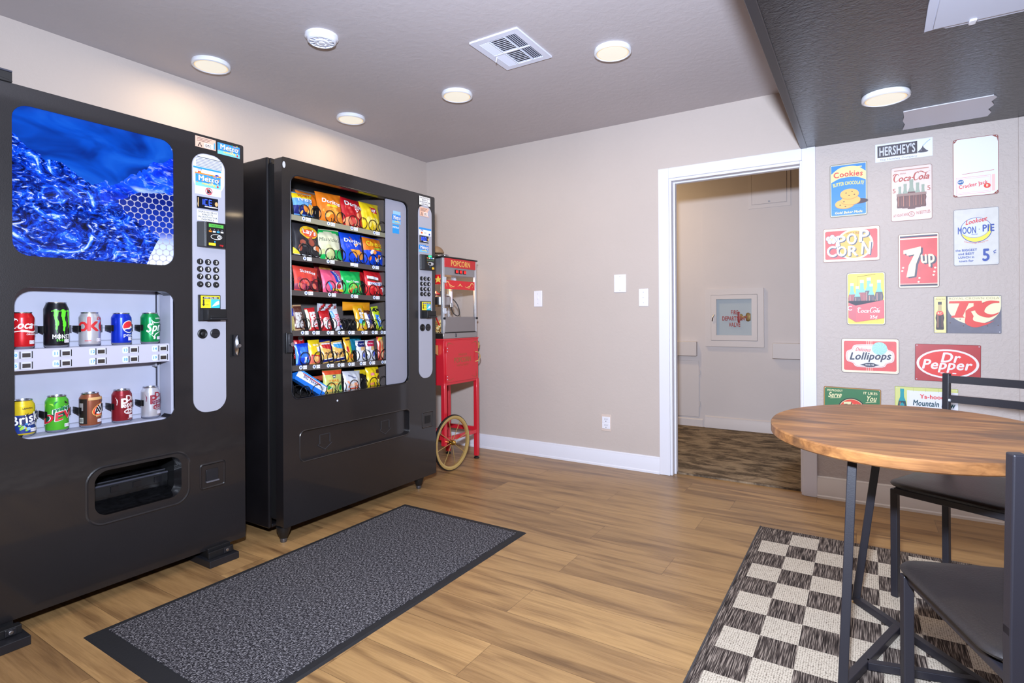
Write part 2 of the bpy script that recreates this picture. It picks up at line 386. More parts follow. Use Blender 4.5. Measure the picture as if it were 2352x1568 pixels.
    def ring(s, cx, cz, rx, rz, w, m, rot=0, n=36, a0=0, a1=360):
        full = a1 - a0 == 360; pts = []
        for i in range(n + (not full)):
            a = radians(a0 + (a1 - a0) * i / n); x, z = rx * cos(a), rz * sin(a)
            pts.append((cx + x * cos(rot) - z * sin(rot), cz + x * sin(rot) + z * cos(rot)))
        s.stroke(pts, w, m, closed=full)
    def text(s, t, cx, cz, h, m, w=None, bold=0, shear=0.0, rot=0.0, arc=0.0, sx=1.0, track=0.0, al='c'):
        """string centred at cx on baseline cz, cap height h; w squeezes to that width; arc bends it (1/radius)"""
        s.k += 1; adv = []; x = 0
        for ch in t:
            if ch == ' ': adv.append(x); x += .42 + track; continue
            adv.append(x); x += _gl[(ch, bold)][2] + track
        tot = (x - track) * h * sx
        if w: sx *= w / tot; tot = w
        x0 = {'c': -tot / 2, 'l': 0, 'r': -tot}[al]; V = []; F = []
        for ch, ax in zip(t, adv):
            if ch == ' ': continue
            vs, fs, ad = _gl[(ch, bold)]; b = len(V)
            for px, pz in vs:
                X = x0 + (ax + px) * h * sx + pz * h * shear; Z = pz * h
                if arc:
                    R = 1 / arc; th = X / R; X, Z = (R + Z) * sin(th), (R + Z) * cos(th) - R
                V.append((cx + X * cos(rot) - Z * sin(rot), cz + X * sin(rot) + Z * cos(rot)))
            F += [(b + i, b + j, b + k) for i, j, k in fs]
        sv = s.ml
        if h < sv: s.ml = 0
        # heavier weight: the glyph struck a few times, slightly shifted, each a hair above the last
        e = .042 * h
        for dx, dz in (((-e * sx, 0), (e * sx, 0), (0, e * .8), (0, -e * .8)) if bold else ((0, 0),)):
            s.k += .22; s._tris([(p[0] + dx, p[1] + dz) for p in V], F, m)
        s.ml = sv
    # --- link
    def build(s, name, parent=None, loc=(0, 0, 0), rot=(0, 0, 0), smooth=35, bevel=0, seg=2, kind=None, label=None, normals=True):
        me = bpy.data.meshes.new(name); me.from_pydata(s.v, [], s.f)
        for m in s.mats: me.materials.append(m)
        me.polygons.foreach_set('material_index', s.m)
        me.validate(); me.update()
        if smooth:
            me.polygons.foreach_set('use_smooth', [True] * len(me.polygons))
            try: me.set_sharp_from_angle(angle=radians(smooth))
            except Exception: pass
        o = bpy.data.objects.new(name, me); COL.objects.link(o); o.location = loc; o.rotation_euler = rot
        if normals:
            bm = bmesh.new(); bm.from_mesh(me); bmesh.ops.recalc_face_normals(bm, faces=bm.faces); bm.to_mesh(me); bm.free()
        if bevel:
            b = o.modifiers.new('bevel', 'BEVEL'); b.width = bevel; b.segments = seg; b.limit_method = 'ANGLE'; b.angle_limit = radians(50)
        if parent is not None: o.parent = parent
        if kind: o['kind'] = kind
        if label: o['label'] = label
        return o

def rr(x0, x1, z0, z1, r, n=6):
    pts = []
    for cx, cz, a in ((x1 - r, z0 + r, -90), (x1 - r, z1 - r, 0), (x0 + r, z1 - r, 90), (x0 + r, z0 + r, 180)):
        for i in range(n + 1):
            t = radians(a + 90 * i / n); pts.append((cx + r * cos(t), cz + r * sin(t)))
    return pts
def bez(*P, n=10):
    """smooth polyline through the given points (Catmull-Rom)"""
    out = []; Q = [P[0]] + list(P) + [P[-1]]
    for i in range(1, len(Q) - 2):
        p0, p1, p2, p3 = Q[i - 1], Q[i], Q[i + 1], Q[i + 2]
        for k in range(n):
            t = k / n
            out.append(tuple(.5 * (2 * b + (c - a) * t + (2 * a - 5 * b + 4 * c - d) * t * t + (-a + 3 * b - 3 * c + d) * t ** 3) for a, b, c, d in zip(p0, p1, p2, p3)))
    out.append(tuple(P[-1])); return out
def empty(name, loc, label, cat, rz=0.0, group=None, rx=0.0, ry=0.0):
    o = bpy.data.objects.new(name, None); COL.objects.link(o); o.location = loc; o.rotation_euler = (rx, ry, rz); o.empty_display_size = .05
    tag(o, label, cat, group); return o
def tag(o, label, cat, group=None):
    o['label'] = label; o['category'] = cat
    if group: o['group'] = group
    return o
def dup(root, loc=None, rz=None, label=None, group=None):
    def cp(o, par):
        c = o.copy(); COL.objects.link(c)
        if par is not None: c.parent = par
        for ch in list(o.children): cp(ch, c)
        return c
    r = cp(root, None)
    if loc is not None: r.location = loc
    if rz is not None: r.rotation_euler.z = rz
    if label: r['label'] = label
    if group: r['group'] = group
    return r

# shared inks and materials
WHITE = M((236, 236, 238), .45); OFFW = M((226, 220, 214), .5); INK = M((26, 26, 30), .5); RED = M((200, 36, 40), .45); DKRED = M((150, 30, 36), .45)
BLUE = M((24, 64, 170), .45); SKY = M((60, 160, 226), .45); YEL = M((244, 206, 40), .45); ORG = M((238, 130, 34), .45); GRN = M((34, 150, 70), .45); LIME = M((150, 206, 60), .45)
CREAM = M((236, 226, 196), .5); PINK = M((232, 90, 130), .45); BRN = M((92, 54, 36), .45); TAN = M((214, 170, 110), .5); GREY = M((150, 150, 160), .5); SILV = M((200, 204, 214), .3)
VBLK = M((27, 25, 27), .34, bmp=(240, .10), spec=.5, var=.12, vs=3, coat=.5)
VSIDE = M((22, 20, 22), .30, var=.2, vs=8)
BLK = M((20, 20, 22), .45); BLK2 = M((30, 30, 34), .38); DARK = M((12, 12, 14), .6); RUBBER = M((26, 26, 29), .7, bmp=(90, .2))
CHROME = M((190, 192, 198), .16, metal=1.0); STEEL = M((176, 176, 180), .30, metal=1.0, bmp=(60, .05)); BRASS = M((196, 160, 86), .3, metal=1.0); ALU = M((206, 208, 214), .34, metal=.7)
PANEL = M((168, 168, 180), .42, bmp=(400, .08)); TRIM = M((226, 226, 234), .35, bmp=(30, .03)); LILAC = M((176, 178, 196), .5, var=.05, vs=6)
CARTRED = M((206, 34, 48), .32, coat=.3); GOLD = M((206, 178, 110), .35, metal=.6)
FRAME = M((36, 35, 42), .42, bmp=(300, .06)); LEATHER = M((38, 35, 36), .42, bmp=(180, .18), spec=.45)
# ================================================================== the room
HC = 2.39; SZ = 2.033; SX = 2.885            # ceiling height, soffit underside, soffit left edge
XR = 4.85; YF = -6.0; YH = 1.71              # right wall, wall behind the camera, hallway back wall
def S(g, name, **k): return g.build(name, kind='structure', **k)
g = G(); g.box(-.12, XR + .12, YF - .12, .06, -.1, 0, M_FLOOR); S(g, 'floor', smooth=0)
g = G(); g.box(-.12, XR + .12, YF - .12, .1, HC, HC + .1, M_CEIL); S(g, 'ceiling', smooth=0)
g = G(); g.box(-.12, 0, YF - .12, .1, 0, HC, MW_L); S(g, 'wall_left', smooth=0)
g = G(); g.box(XR, XR + .12, YF - .12, .1, 0, HC, MW_R); S(g, 'wall_right', smooth=0)
g = G(); g.box(0, XR, YF - .12, YF, 0, HC, MW_L); S(g, 'wall_front', smooth=0)
# back wall: smooth left stretch, doorway, rough right stretch
g = G()
g.prism([(0, 0), (2.10, 0), (2.10, 1.965), (SX, 1.965), (SX, HC), (0, HC)], 0, .10, MW_L)
g.prism([(SX, 0), (XR, 0), (XR, SZ + .02), (SX, SZ + .02)], 0, .10, MW_R)
S(g, 'wall_back', smooth=0)
g = G(); g.box(3.842, 3.868, -.010, .0, 0, SZ, MW_R); S(g, 'trim_1', smooth=0, bevel=.004)
# dropped dark soffit with a smooth edge board
g = G(); g.box(SX, XR, YF, 0, SZ, HC, M_SOFF); S(g, 'soffit', smooth=0)
g = G(); g.box(SX - .004, SX + .030, YF, -.001, SZ - .004, SZ + .30, M((44, 42, 46), .3, bmp=(12, .05))); S(g, 'trim_2', smooth=0, bevel=.002)

def baseboard(name, x0, x1, y, zc=.112, side='back', m=TRIM):
    g = G(); pr = [(0, 0), (-.020, 0), (-.020, .012), (-.015, .018), (-.015, zc - .022), (-.011, zc - .014), (-.011, zc - .006), (-.006, zc), (0, zc)]
    if side == 'back': g.prism([(y + a, z) for a, z in pr], x0, x1, m, ax='x')
    else: g.prism([(y - a, z) for a, z in pr], x0, x1, m, ax='y')
    return S(g, name, smooth=30)
baseboard('baseboard_back', .0, 2.032, 0); baseboard('baseboard_right', 2.956, 3.84, 0, .125, m=M((228, 222, 216), .4, bmp=(25, .06)))
baseboard('baseboard_left', YF, 0, 0, side='left')
# door casing and jambs
g = G()
for x0, x1 in ((2.032, 2.102), (2.886, 2.956)):
    g.box(x0, x1, -.018, 0, 0, SZ, TRIM)
g.box(2.102, 2.886, -.018, 0, 1.963, SZ, TRIM)
for x0, x1 in ((2.100, 2.116), (2.874, 2.888)): g.box(x0, x1, -.006, .112, 0, 1.965, TRIM)
g.box(2.116, 2.874, -.006, .112, 1.947, 1.965, TRIM)
for x0, x1 in ((2.115, 2.126), (2.866, 2.876)): g.box(x0, x1, .045, .085, 0, 1.950, TRIM)
g.box(2.126, 2.866, .045, .085, 1.938, 1.949, TRIM)
S(g, 'door_1', smooth=0, bevel=.003)

# ---- hallway beyond the door
MH = wall_mat('hallway_wall_paint', (206, 197, 194), 30, .05)
g = G(); g.box(.3, 3.9, .06, YH + .1, -.1, .012, carpet_mat()); S(g, 'hallway_floor', smooth=0)
g = G(); g.box(.3, 1.905, YH, YH + .1, 0, 2.6, MH); g.box(1.905, 3.9, YH - .006, YH + .1, 0, 2.6, MH); S(g, 'hallway_wall_back', smooth=0)
g = G(); g.box(.2, .3, .1, YH + .1, 0, 2.6, MH); S(g, 'hallway_wall_left', smooth=0)
g = G(); g.box(3.9, 4.0, .1, YH + .1, 0, 2.6, MH); S(g, 'hallway_wall_right', smooth=0)
g = G(); g.box(.2, 4.0, .1, YH + .1, 2.6, 2.7, MH); S(g, 'hallway_ceiling', smooth=0)
g = G(); g.box(.3, 3.9, .100, .11, 1.965, 2.6, MH); g.box(.3, 2.10, .1, .11, 0, 2.0, MH); g.box(2.888, 3.9, .1, .11, 0, 2.0, MH); S(g, 'hallway_wall_front', smooth=0)
mh = M((208, 199, 196), .45, bmp=(20, .03))
g = G(); g.prism([(YH - a, z) for a, z in ((0, 0), (.016, 0), (.016, .075), (.008, .085), (0, .085))], .3, 1.905, mh, ax='x')
g.prism([(YH - a, z) for a, z in ((0, 0), (.024, 0), (.024, .085), (.018, .1), (.018, .112), (.006, .122), (0, .122))], 1.925, 3.9, mh, ax='x'); S(g, 'baseboard_hallway')
g = G(); g.lathe([(0, 0), (.09, 0), (.1, -.01), (.1, -.03), (.088, -.036), (0, -.036)], M((255, 236, 200), .5, emit=1.5), 28)
o = tag(g.build('ceiling_light', loc=(1.25, .85, 2.599)), 'round ceiling light in the hallway beyond the door', 'light')
area('hallway_lamp', (1.25, .85, 2.55), (1.25, .85, 0), 13, (1.0, .74, .42), .2)

yw = YH - .006
r = empty('access_panel', (2.485, yw, 2.04), 'square painted access panel high on the hallway wall', 'access panel')
g = G(); g.plate([(-.17, -.03), (.17, -.03), (.17, .34), (-.17, .34)], [[(-.144, 0), (.144, 0), (.144, .30), (-.144, .30)]], -.006, 0, mh); g.build('frame', r, bevel=.002)
g = G(); g.box(-.141, .141, -.009, -.001, .005, .297, mh); g.build('door', r, bevel=.002)
g = G(); g.lathe([(0, -.014), (.008, -.014), (.008, -.008)], STEEL, 12, c=(0, 0, .022), ax='y'); g.build('latch', r)

r = empty('fire_valve_cabinet', (2.187, yw, .77), 'small glazed fire department valve cabinet set in the hallway wall', 'cabinet')
g = G(); g.plate([(-.252, 0), (.252, 0), (.252, .53), (-.252, .53)], [[(-.20, .055), (.20, .055), (.20, .475), (-.20, .475)]], -.022, 0, mh); g.build('frame', r, bevel=.004)
g = G(); g.plate([(-.198, .058), (.198, .058), (.198, .472), (-.198, .472)], [[(-.152, .105), (.152, .105), (.152, .435), (-.152, .435)]], -.026, -.008, mh); d = g.build('door', r, bevel=.003)
g = G(); g.tube([(-.172, -.034, .292), (-.178, -.044, .27), (-.186, -.036, .235)], .005, STEEL, 8); g.box(-.18, -.166, -.034, -.024, .28, .295, STEEL); g.build('handle', d)
g = G(); g.box(-.152, .152, -.0015, -.0005, .105, .435, M((172, 182, 188), .6)); g.build('back_panel', r)
g = G(); g.box(-.153, .153, -.013, -.011, .104, .436, M_GLASS); gl = g.build('glass', r, smooth=0)
g = G(); g.lay(y=-.0135)
rd = M((150, 40, 36), .5)
for t, z, h in (('FIRE', .296, .036), ('DEPARTMENT', .240, .036), ('VALVE', .184, .036)): g.text(t, .006, z, h, rd, bold=1, sx=.62)
g.build('lettering', gl, smooth=0)
g = G(); br = M((128, 104, 62), .4, metal=.7, bmp=(60, .1))
g.lathe([(0, .0), (.030, 0), (.030, .03), (.020, .035), (.012, .045), (.012, .075), (.034, .085), (.04, .10), (.04, .125), (.034, .13), (.034, .145), (0, .145)], br, 12, c=(-.0, -.0065, .27), ax='x')
v = g.build('valve', r, loc=(.05, 0, 0)); v.scale = (.62, .12, 1)
g = G(); g.lathe([(0, 0), (.046, 0), (.052, .006), (.052, .014), (.046, .02), (0, .02)], M((146, 34, 34), .4), 16, c=(.03, -.0065, .27), ax='x'); w = g.build('valve_wheel', r); w.scale = (1, .1, 1)
for n, x0, x1, lb in (('wall_bumper', 1.45, 1.857, 'beige rectangular wall bumper block left of the valve cabinet'), ('wall_bumper', 2.508, 2.95, 'beige rectangular wall bumper block right of the valve cabinet')):
    g = G(); g.box(x0, x1, YH - .05, YH - (.0 if x1 < 1.9 else .006), .676, .812, mh); tag(g.build(n, bevel=.004), lb, 'wall bumper', 'hallway wall bumpers')
r = empty('low_access_door', (1.66, YH, .1), 'low painted access door at the left of the hallway wall', 'access door')
g = G(); g.box(-.21, .21, -.012, 0, 0, .53, mh); g.build('door_leaf', r, bevel=.003)
for z in (.10, .40):
    g = G(); g.lathe([(0, z), (.006, z), (.006, z + .05), (0, z + .05)], mh, 10, c=(.216, -.01, 0)); g.build('hinge', r)

# ---- wall plates on the back wall
PL = M((232, 232, 240), .3)
def plate_thing(name, x0, x1, z0, z1, label, cat, kind):
    r = empty(name, ((x0 + x1) / 2, 0, z0), label, cat, group='white wall plates' if kind == 'toggle' else None); w = (x1 - x0) / 2; h = z1 - z0
    g = G(); g.box(-w, w, -.006, 0, 0, h, PL); g.build('cover_plate', r, bevel=.003)
    if kind == 'toggle':
        g = G(); g.box(-.004, .004, -.016, -.005, h / 2 - .002, h / 2 + .012, PL); g.build('toggle', r, bevel=.0015)
    if kind == 'outlet':
        pass
    if kind in ('toggle', 'blank'):
        for z in ((.2, .8) if kind == 'toggle' else (.12, .88)):
            g = G(); g.lathe([(0, -.0075), (.003, -.007), (.0035, -.0055)], M((200, 200, 206), .35), 10, c=(0, 0, h * z), ax='y'); g.build('screw', r)
    return r
plate_thing('light_switch', 1.065, 1.136, 1.131, 1.252, 'white light switch alone in the middle of the beige wall', 'light switch', 'toggle')
plate_thing('light_switch', 1.890, 1.956, 1.123, 1.242, 'white light switch next to the door casing', 'light switch', 'toggle')
plate_thing('blank_wall_plate', 1.711, 1.799, 1.221, 1.346, 'large blank white wall plate left of the doorway switch', 'wall plate', 'blank')
r = empty('power_outlet', (1.647, 0, .246), 'white power outlet low on the beige wall with painted plate ends', 'outlet')
g = G(); g.box(-.036, .036, -.005, 0, 0, .118, M((214, 196, 184), .4)); g.build('cover_plate', r, bevel=.002)
for z in (.038, .080):
    g = G(); g.box(-.030, .030, -.009, -.0045, z - .021, z + .021, PL); f = g.build('receptacle', r, bevel=.004)
    g = G(); g.lay(y=-.0091)
    for x in (-.008, .008): g.rect(x - .0015, x + .0015, z - .001, z + .010, BLK)
    g.ell(0, z - .010, .003, .003, BLK); g.build('slots', f, smooth=0)

# ---- ceiling fittings
def disc_light(x, y, z, label, power=LAMP_W):
    r = empty('ceiling_light', (x, y, z), label, 'ceiling light', group='round ceiling lights')
    g = G(); g.lathe([(.079, -.006), (.079, -.020), (.084, -.023), (.091, -.020), (.093, -.010), (.090, 0), (.02, 0)], M((232, 234, 240), .35), 48); g.build('trim_ring', r)
    m, nt, bs = newmat('lit_diffuser')
    bs.inputs['Base Color'].default_value = lin((150, 146, 138)); bs.inputs['Emission Color'].default_value = lin((255, 246, 226)); bs.inputs['Emission Strength'].default_value = .62
    # the edge-lit diffuser is warmer at its rim
    tc = nd(nt, 'ShaderNodeTexCoord'); ln = nd(nt, 'ShaderNodeVectorMath', operation='LENGTH'); mp = nd(nt, 'ShaderNodeMapping'); mp.inputs['Scale'].default_value = (1, 1, 0); nt.links.new(tc.outputs['Object'], mp.inputs[0]); nt.links.new(mp.outputs[0], ln.inputs[0])
    c = ramp(nt, math_(nt, 'DIVIDE', ln.outputs['Value'], .08), [(.88, (255, 248, 232)), (.97, (255, 214, 140))]); nt.links.new(c, bs.inputs['Emission Color'])
    g = G(); g.lathe([(0, -.0215), (.06, -.021), (.0795, -.019)], m, 48); g.build('diffuser', r)
    l = bpy.data.lights.new('lamp', 'AREA'); l.shape = 'DISK'; l.size = .15; l.energy = power; l.color = LAMP_C
    o = bpy.data.objects.new('lamp', l); COL.objects.link(o); o.parent = r; o.location = (0, 0, -.026)
    return r
disc_light(.313, -2.058, HC, 'round ceiling light nearest the drink machine')
disc_light(.309, -1.115, HC, 'round ceiling light above the snack machine, close to the left wall')
disc_light(1.142, -1.042, HC, 'round ceiling light left of the square air vent')
disc_light(2.133, -1.056, HC, 'round ceiling light right of the square air vent')
disc_light(3.276, -.705, SZ, 'round ceiling light on the dark soffit', 1.6)
disc_light(1.15, -3.3, HC, 'round ceiling light in the front half of the room, left'); disc_light(2.2, -3.6, HC, 'round ceiling light in the front half of the room, right'); disc_light(3.6, -3.9, SZ, 'round ceiling light on the soffit near the front wall', 3.0)

r = empty('smoke_detector', (1.026, -1.932, HC), 'white round smoke detector on the ceiling', 'smoke detector')
wd_ = M((228, 230, 240), .4)
g = G(); g.lathe([(.02, 0), (.076, 0), (.076, -.010), (.070, -.013), (.066, -.018), (.064, -.028), (.056, -.032), (.055, -.026), (.05, -.026)], wd_, 40); g.build('base', r)
g = G(); g.lathe([(.055, -.026), (.034, -.029)], M((196, 198, 214), .5), 40); g.lathe([(.034, -.029), (.032, -.034), (.024, -.035), (.022, -.03), (.016, -.03), (.014, -.037), (0, -.038)], wd_, 32)
for k in range(12):
    a = k * pi / 6; g.box(.033, .054, -.002, .002, -.031, -.025, wd_, R=Matrix.Rotation(a, 4, 'Z'))
g.build('sensor_cap', r)

r = empty('air_vent', (1.71, -1.332, HC), 'white square ceiling air vent with slatted quadrants', 'air vent')
vm = M((224, 228, 244), .4); X0, X1, Y0, Y1 = -.137, .137, -.172, .172
g = G(); g.plate([(X0, Y0), (X1, Y0), (X1, Y1), (X0, Y1)], [[(-.104, -.138), (.104, -.138), (.104, .138), (-.104, .138)]], 0, .008, vm)
g.build('frame', r, rot=(radians(-90), 0, 0), bevel=.003)
g = G(); g.box(-.106, .106, -.14, .14, -.0015, -.0005, M((70, 72, 82), .6)); g.build('duct_opening', r)
def louvre(name, x0, x1, y0, y1, n, ax, tilt, q=.5):
    g = G()
    for i in range(n):
        t = (i + .5) / n
        if ax == 'x':
            x = x0 + (x1 - x0) * t; g.box(-(x1 - x0) / n * q, (x1 - x0) / n * q, y0, y1, -.0006, .0006, vm, R=Matrix.Translation((x, 0, -.006)) @ Matrix.Rotation(tilt, 4, 'Y'))
        else:
            y = y0 + (y1 - y0) * t; g.box(x0, x1, -(y1 - y0) / n * q, (y1 - y0) / n * q, -.0006, .0006, vm, R=Matrix.Translation((0, y, -.006)) @ Matrix.Rotation(tilt, 4, 'X'))
    g.build(name, r, smooth=0)
for y0, y1 in ((-.136, -.004), (.004, .136)):
    louvre('louvre_bank', -.102, -.046, y0, y1, 5, 'x', -.55); louvre('louvre_bank', -.042, .042, y0, y1, 8, 'y', .35); louvre('louvre_bank', .046, .102, y0, y1, 5, 'x', .9, .40)
g = G(); g.box(-.104, .104, -.003, .003, -.010, -.003, vm); g.box(-.0455, -.0425, -.138, .138, -.0098, -.003, vm); g.box(.0425, .0455, -.138, .138, -.0098, -.003, vm); g.build('cross_bar', r)
g = G(); g.tube([(-.095, .012, -.007), (-.1, .014, -.022), (-.104, .015, -.034)], .0025, vm, 8); g.build('lever', r)

r = empty('ceiling_access_panel', (3.37, -1.312, SZ), 'white access panel at the top right of the dark soffit', 'access panel')
wp = M((196, 202, 220), .45, bmp=(20, .04))
g = G(); g.prism([(0, .004), (.012, .0), (.05, -.002), (.06, .010), (.12, .012), (.62, .010), (.62, -.6), (.0, -.6), (.004, -.4), (-.004, -.2)], -.006, .0005, wp, ax='z'); g.build('frame', r)
g = G(); g.box(.022, .60, -.59, -.012, -.010, -.004, wp); dd = g.build('door', r, bevel=.002)
g = G(); g.box(.118, .138, -.03, .006, -.016, -.009, M((224, 226, 234), .4)); g.build('latch', dd, bevel=.003)
g = G(); g.prism([(3.367, -.098), (3.372, -.20), (3.360, -.262), (3.362, -.33), (3.355, -.414), (3.40, -.424), (3.684, -.445), (3.700, -.41), (3.688, -.36), (3.706, -.30), (3.694, -.24), (3.714, -.18), (3.708, -.120), (3.55, -.108)], SZ - .004, SZ + .0005, M((206, 206, 216), .5, bmp=(14, .06)), ax='z')
tag(g.build('bare_ceiling_patch'), 'white unpainted patch with a torn edge on the dark soffit near the signs', 'patch')
# ================================================================== drink machine (faces +x)
R90 = pi / 2
vm1 = empty('drink_vending_machine', (.787, -2.65, 0), 'large black drink vending machine with a glowing blue splash panel, against the left wall', 'vending machine', rz=R90, group=None)
H = .47; Z0, Z1 = .058, 1.848
# cabinet behind the door
g = G()
for a, b, c, d in ((-H + .004, -H + .02, .062, .745), (H - .02, H - .004, .062, .745)): g.box(a, b, c, d, Z0 + .01, Z1 - .012, VSIDE)
g.box(-H + .02, H - .02, .062, .745, Z1 - .03, Z1 - .012, VSIDE); g.box(-H + .02, H - .02, .062, .745, Z0 + .01, Z0 + .03, VSIDE); g.box(-H + .02, H - .02, .73, .745, Z0 + .03, Z1 - .03, VSIDE)
g.build('cabinet', vm1, smooth=0, bevel=.004)
# door with openings
win = rr(-.350, .163, .650, 1.170, .05); port = rr(-.122, .188, .325, .492, .045, 8); disp = rr(-.353, .163, 1.275, 1.785, .048)
g = G(); g.plate(rr(-H, H, Z0, Z1, .008, 3), [win, port, disp], 0, .06, VBLK); d1 = g.build('door', vm1, smooth=30, bevel=.004)
# embossed bezel round an opening
def bezel(g, x0, x1, z0, z1, r, w, h, m):
    o = rr(x0, x1, z0, z1, r, 8); i = rr(x0 + w, x1 - w, z0 + w, z1 - w, max(r - w, .004), 8); n = len(o)
    vs = [(p[0], -.0005, p[1]) for p in o] + [(p[0] + (q[0] - p[0]) * .5, -h, p[1] + (q[1] - p[1]) * .5) for p, q in zip(o, i)] + [(p[0], -.0005, p[1]) for p in i]
    g.add(vs, [(k * n + j, k * n + (j + 1) % n, (k + 1) * n + (j + 1) % n, (k + 1) * n + j) for k in (0, 1) for j in range(n)], m)
g = G(); bezel(g, -.152, .224, .288, .512, .062, .010, .0022, VBLK); g.build('port_bezel', d1)
# picture panel
g = G(); g.plate(disp, [], .004, .008, display_mat()); g.build('display_panel', vm1, smooth=0)
# delivery chute
g = G()
g.box(-.14, .205, .20, .215, .30, .52, DARK); g.box(-.14, -.126, .06, .20, .30, .52, DARK); g.box(.192, .205, .06, .20, .30, .52, DARK); g.box(-.14, .205, .06, .2, .50, .52, DARK)
g.build('delivery_chute', vm1, smooth=0)
ms = M((13, 13, 15), .3, var=.8, vs=60, bmp=(50, .25))
g = G(); g.add([(-.126, .01, .328), (.19, .01, .328), (.19, .12, .352), (-.126, .12, .352), (-.126, .12, .372), (.19, .12, .372), (.19, .14, .41), (-.126, .14, .41), (-.126, .2, .425), (.19, .2, .425), (-.126, .06, .30), (.19, .06, .30)],
      [(0, 1, 2, 3), (3, 2, 5, 4), (4, 5, 6, 7), (7, 6, 9, 8)], ms)
g.box(-.126, .19, .117, .121, .37, .405, BLK)
for x in (-.09, -.01, .07, .15): g.box(x - .014, x + .014, .112, .117, .374, .396, M((22, 22, 26), .3))
g.tube([(-.126, .118, .406), (.19, .118, .406)], .004, M((70, 70, 80), .3), 8); g.tube([(-.126, .138, .414), (.19, .138, .414)], .003, M((60, 60, 66), .3), 8)
g.build('chute_flap', vm1)
# coin return cup
g = G(); bezel(g, .262, .376, .322, .434, .014, .010, .005, VBLK); g.box(.290, .342, -.004, .0, .355, .405, BLK2); g.box(.288, .344, -.010, 0, .350, .356, M((96, 94, 100), .3)); g.build('coin_return', vm1, bevel=.001)
# lock handle
g = G(); g.box(.404, .412, -.004, 0, .885, .986, BLK); g.plate(rr(.410, .446, .888, .984, .004), [], -.004, 0, BLK); g.grid(6, 4, lambda u, v: (.412 + .032 * v, -.012 - .012 * sin(pi * v) + .010 * (2 * u - 1) ** 2, .891 + .09 * u), CHROME)
g.box(.412, .444, -.014, -.003, .889, .983, BLK2); h = g.build('lock_handle', vm1)
g = G(); g.lathe([(0, -.027), (.008, -.027), (.009, -.020), (.009, -.012)], STEEL, 16, c=(.430, 0, .935), ax='y'); g.build('key_cylinder', h)
# hinge bracket on the top left edge
g = G(); g.box(-.50, -.352, -.004, .05, Z1 + .004, Z1 + .034, BLK); g.box(-.50, -.352, -.006, .052, Z1 + .034, Z1 + .040, M((60, 62, 74), .3)); g.prism([(-.50, Z1), (-.352, Z1), (-.352, Z1 + .006), (-.50, Z1 + .03)], -.006, -.003, BLK); g.box(-.5, -.352, .0, .05, Z1 - .002, Z1 + .006, BLK); g.build('hinge_bracket', vm1, bevel=.002)
# block feet
for x in (-.405, .335):
    g = G(); g.box(x - .05, x + .05, -.02 if x > 0 else .005, .12, .028, Z0 + .012, BLK, None); g.box(x - .065, x + .065, -.062 if x > 0 else -.10, .14, 0.0, .030, BLK2); g.box(x - .055, x + .055, -.035 if x > 0 else -.055, -.025, .03, .058, BLK); g.box(x + .01, x + .04, -.04 if x > 0 else -.06, -.02, .034, .056, BLK2); g.lathe([(0, -.064), (.007, -.064), (.007, -.058)], STEEL, 10, c=(x + .025, .022 if x > 0 else .0, .045), ax='y'); g.build('block_foot', vm1, smooth=0, bevel=.002)
for x in (-.35, .35):
    g = G(); g.box(x - .05, x + .05, .6, .72, 0, Z0 + .012, BLK); g.build('block_foot', vm1, smooth=0)
# showcase behind the lower window
g = G(); g.box(-.372, .150, .098, .104, .60, 1.2, LILAC); g.box(.150, .160, .005, .104, .60, 1.2, LILAC); g.box(-.372, -.362, .005, .104, .60, 1.2, LILAC); g.box(-.372, .160, .005, .104, 1.19, 1.2, LILAC); g.box(-.372, .16, .01, .104, .645, .655, LILAC)
for z in (.655, .96):
    g.box(-.36, .14, .094, .099, z + .018, z + .060, M((186, 188, 206), .45)); g.box(-.36, .14, .093, .097, z + .066, z + .10, LILAC)
    g.box(-.36, .14, .0965, .0985, z + .014, z + .016, GREY)
for z0, z1 in ((.66, .885), (.965, 1.185)): g.box(.136, .1385, .088, .097, z0, z1, M((40, 40, 56), .5)); g.tube([(.146, .088, z0), (.146, .088, z1)], .0025, GREY, 8)
g.build('showcase_liner', vm1, smooth=0)
g = G(); g.box(-.362, .149, .020, .092, .950, .957, M((186, 186, 200), .4)); g.box(-.362, .1545, .016, .022, .884, .956, M((188, 186, 198), .4)); g.box(.118, .124, .06, .09, .862, .885, GREY)
sh = g.build('display_shelf', vm1, smooth=0, bevel=.001)
TAGX = (-.346, -.231, -.121, -.012, .094); SLOT = (-.314, -.202, -.093, .018, .126)
for row, z in ((0, .938), (1, .902)):
    for i in range(5):
        g = G(); g.lay(y=.016); w = .010
        g.poly(rr(TAGX[i] - w, TAGX[i] + w, z - .012, z + .012, .006), M((214, 226, 244), .4)); g.text('%d' % (10 + 5 * row + i), TAGX[i] + .001, z - .005, .010, M((60, 150, 220), .5), bold=1); g.build('number_tag', sh, smooth=0)
        g = G(); x = SLOT[i]; g.box(x - .013, x + .013, .0135, .016, z - .012, z + .011, M((206, 206, 214), .4)); g.box(x - .011, x + .011, .0125, .0135, z - .008, z + .006, M((52, 44, 40), .5))
        for s_ in (-1, 1): g.box(x + s_ * .0165 - .0012, x + s_ * .0165 + .0012, .0145, .016, z - .012, z + .012, BLK)
        g.build('price_slot', sh, smooth=0)
g = G(); g.plate(win, [], .002, .004, M_GLASS); g.build('window_glass', vm1, smooth=0)
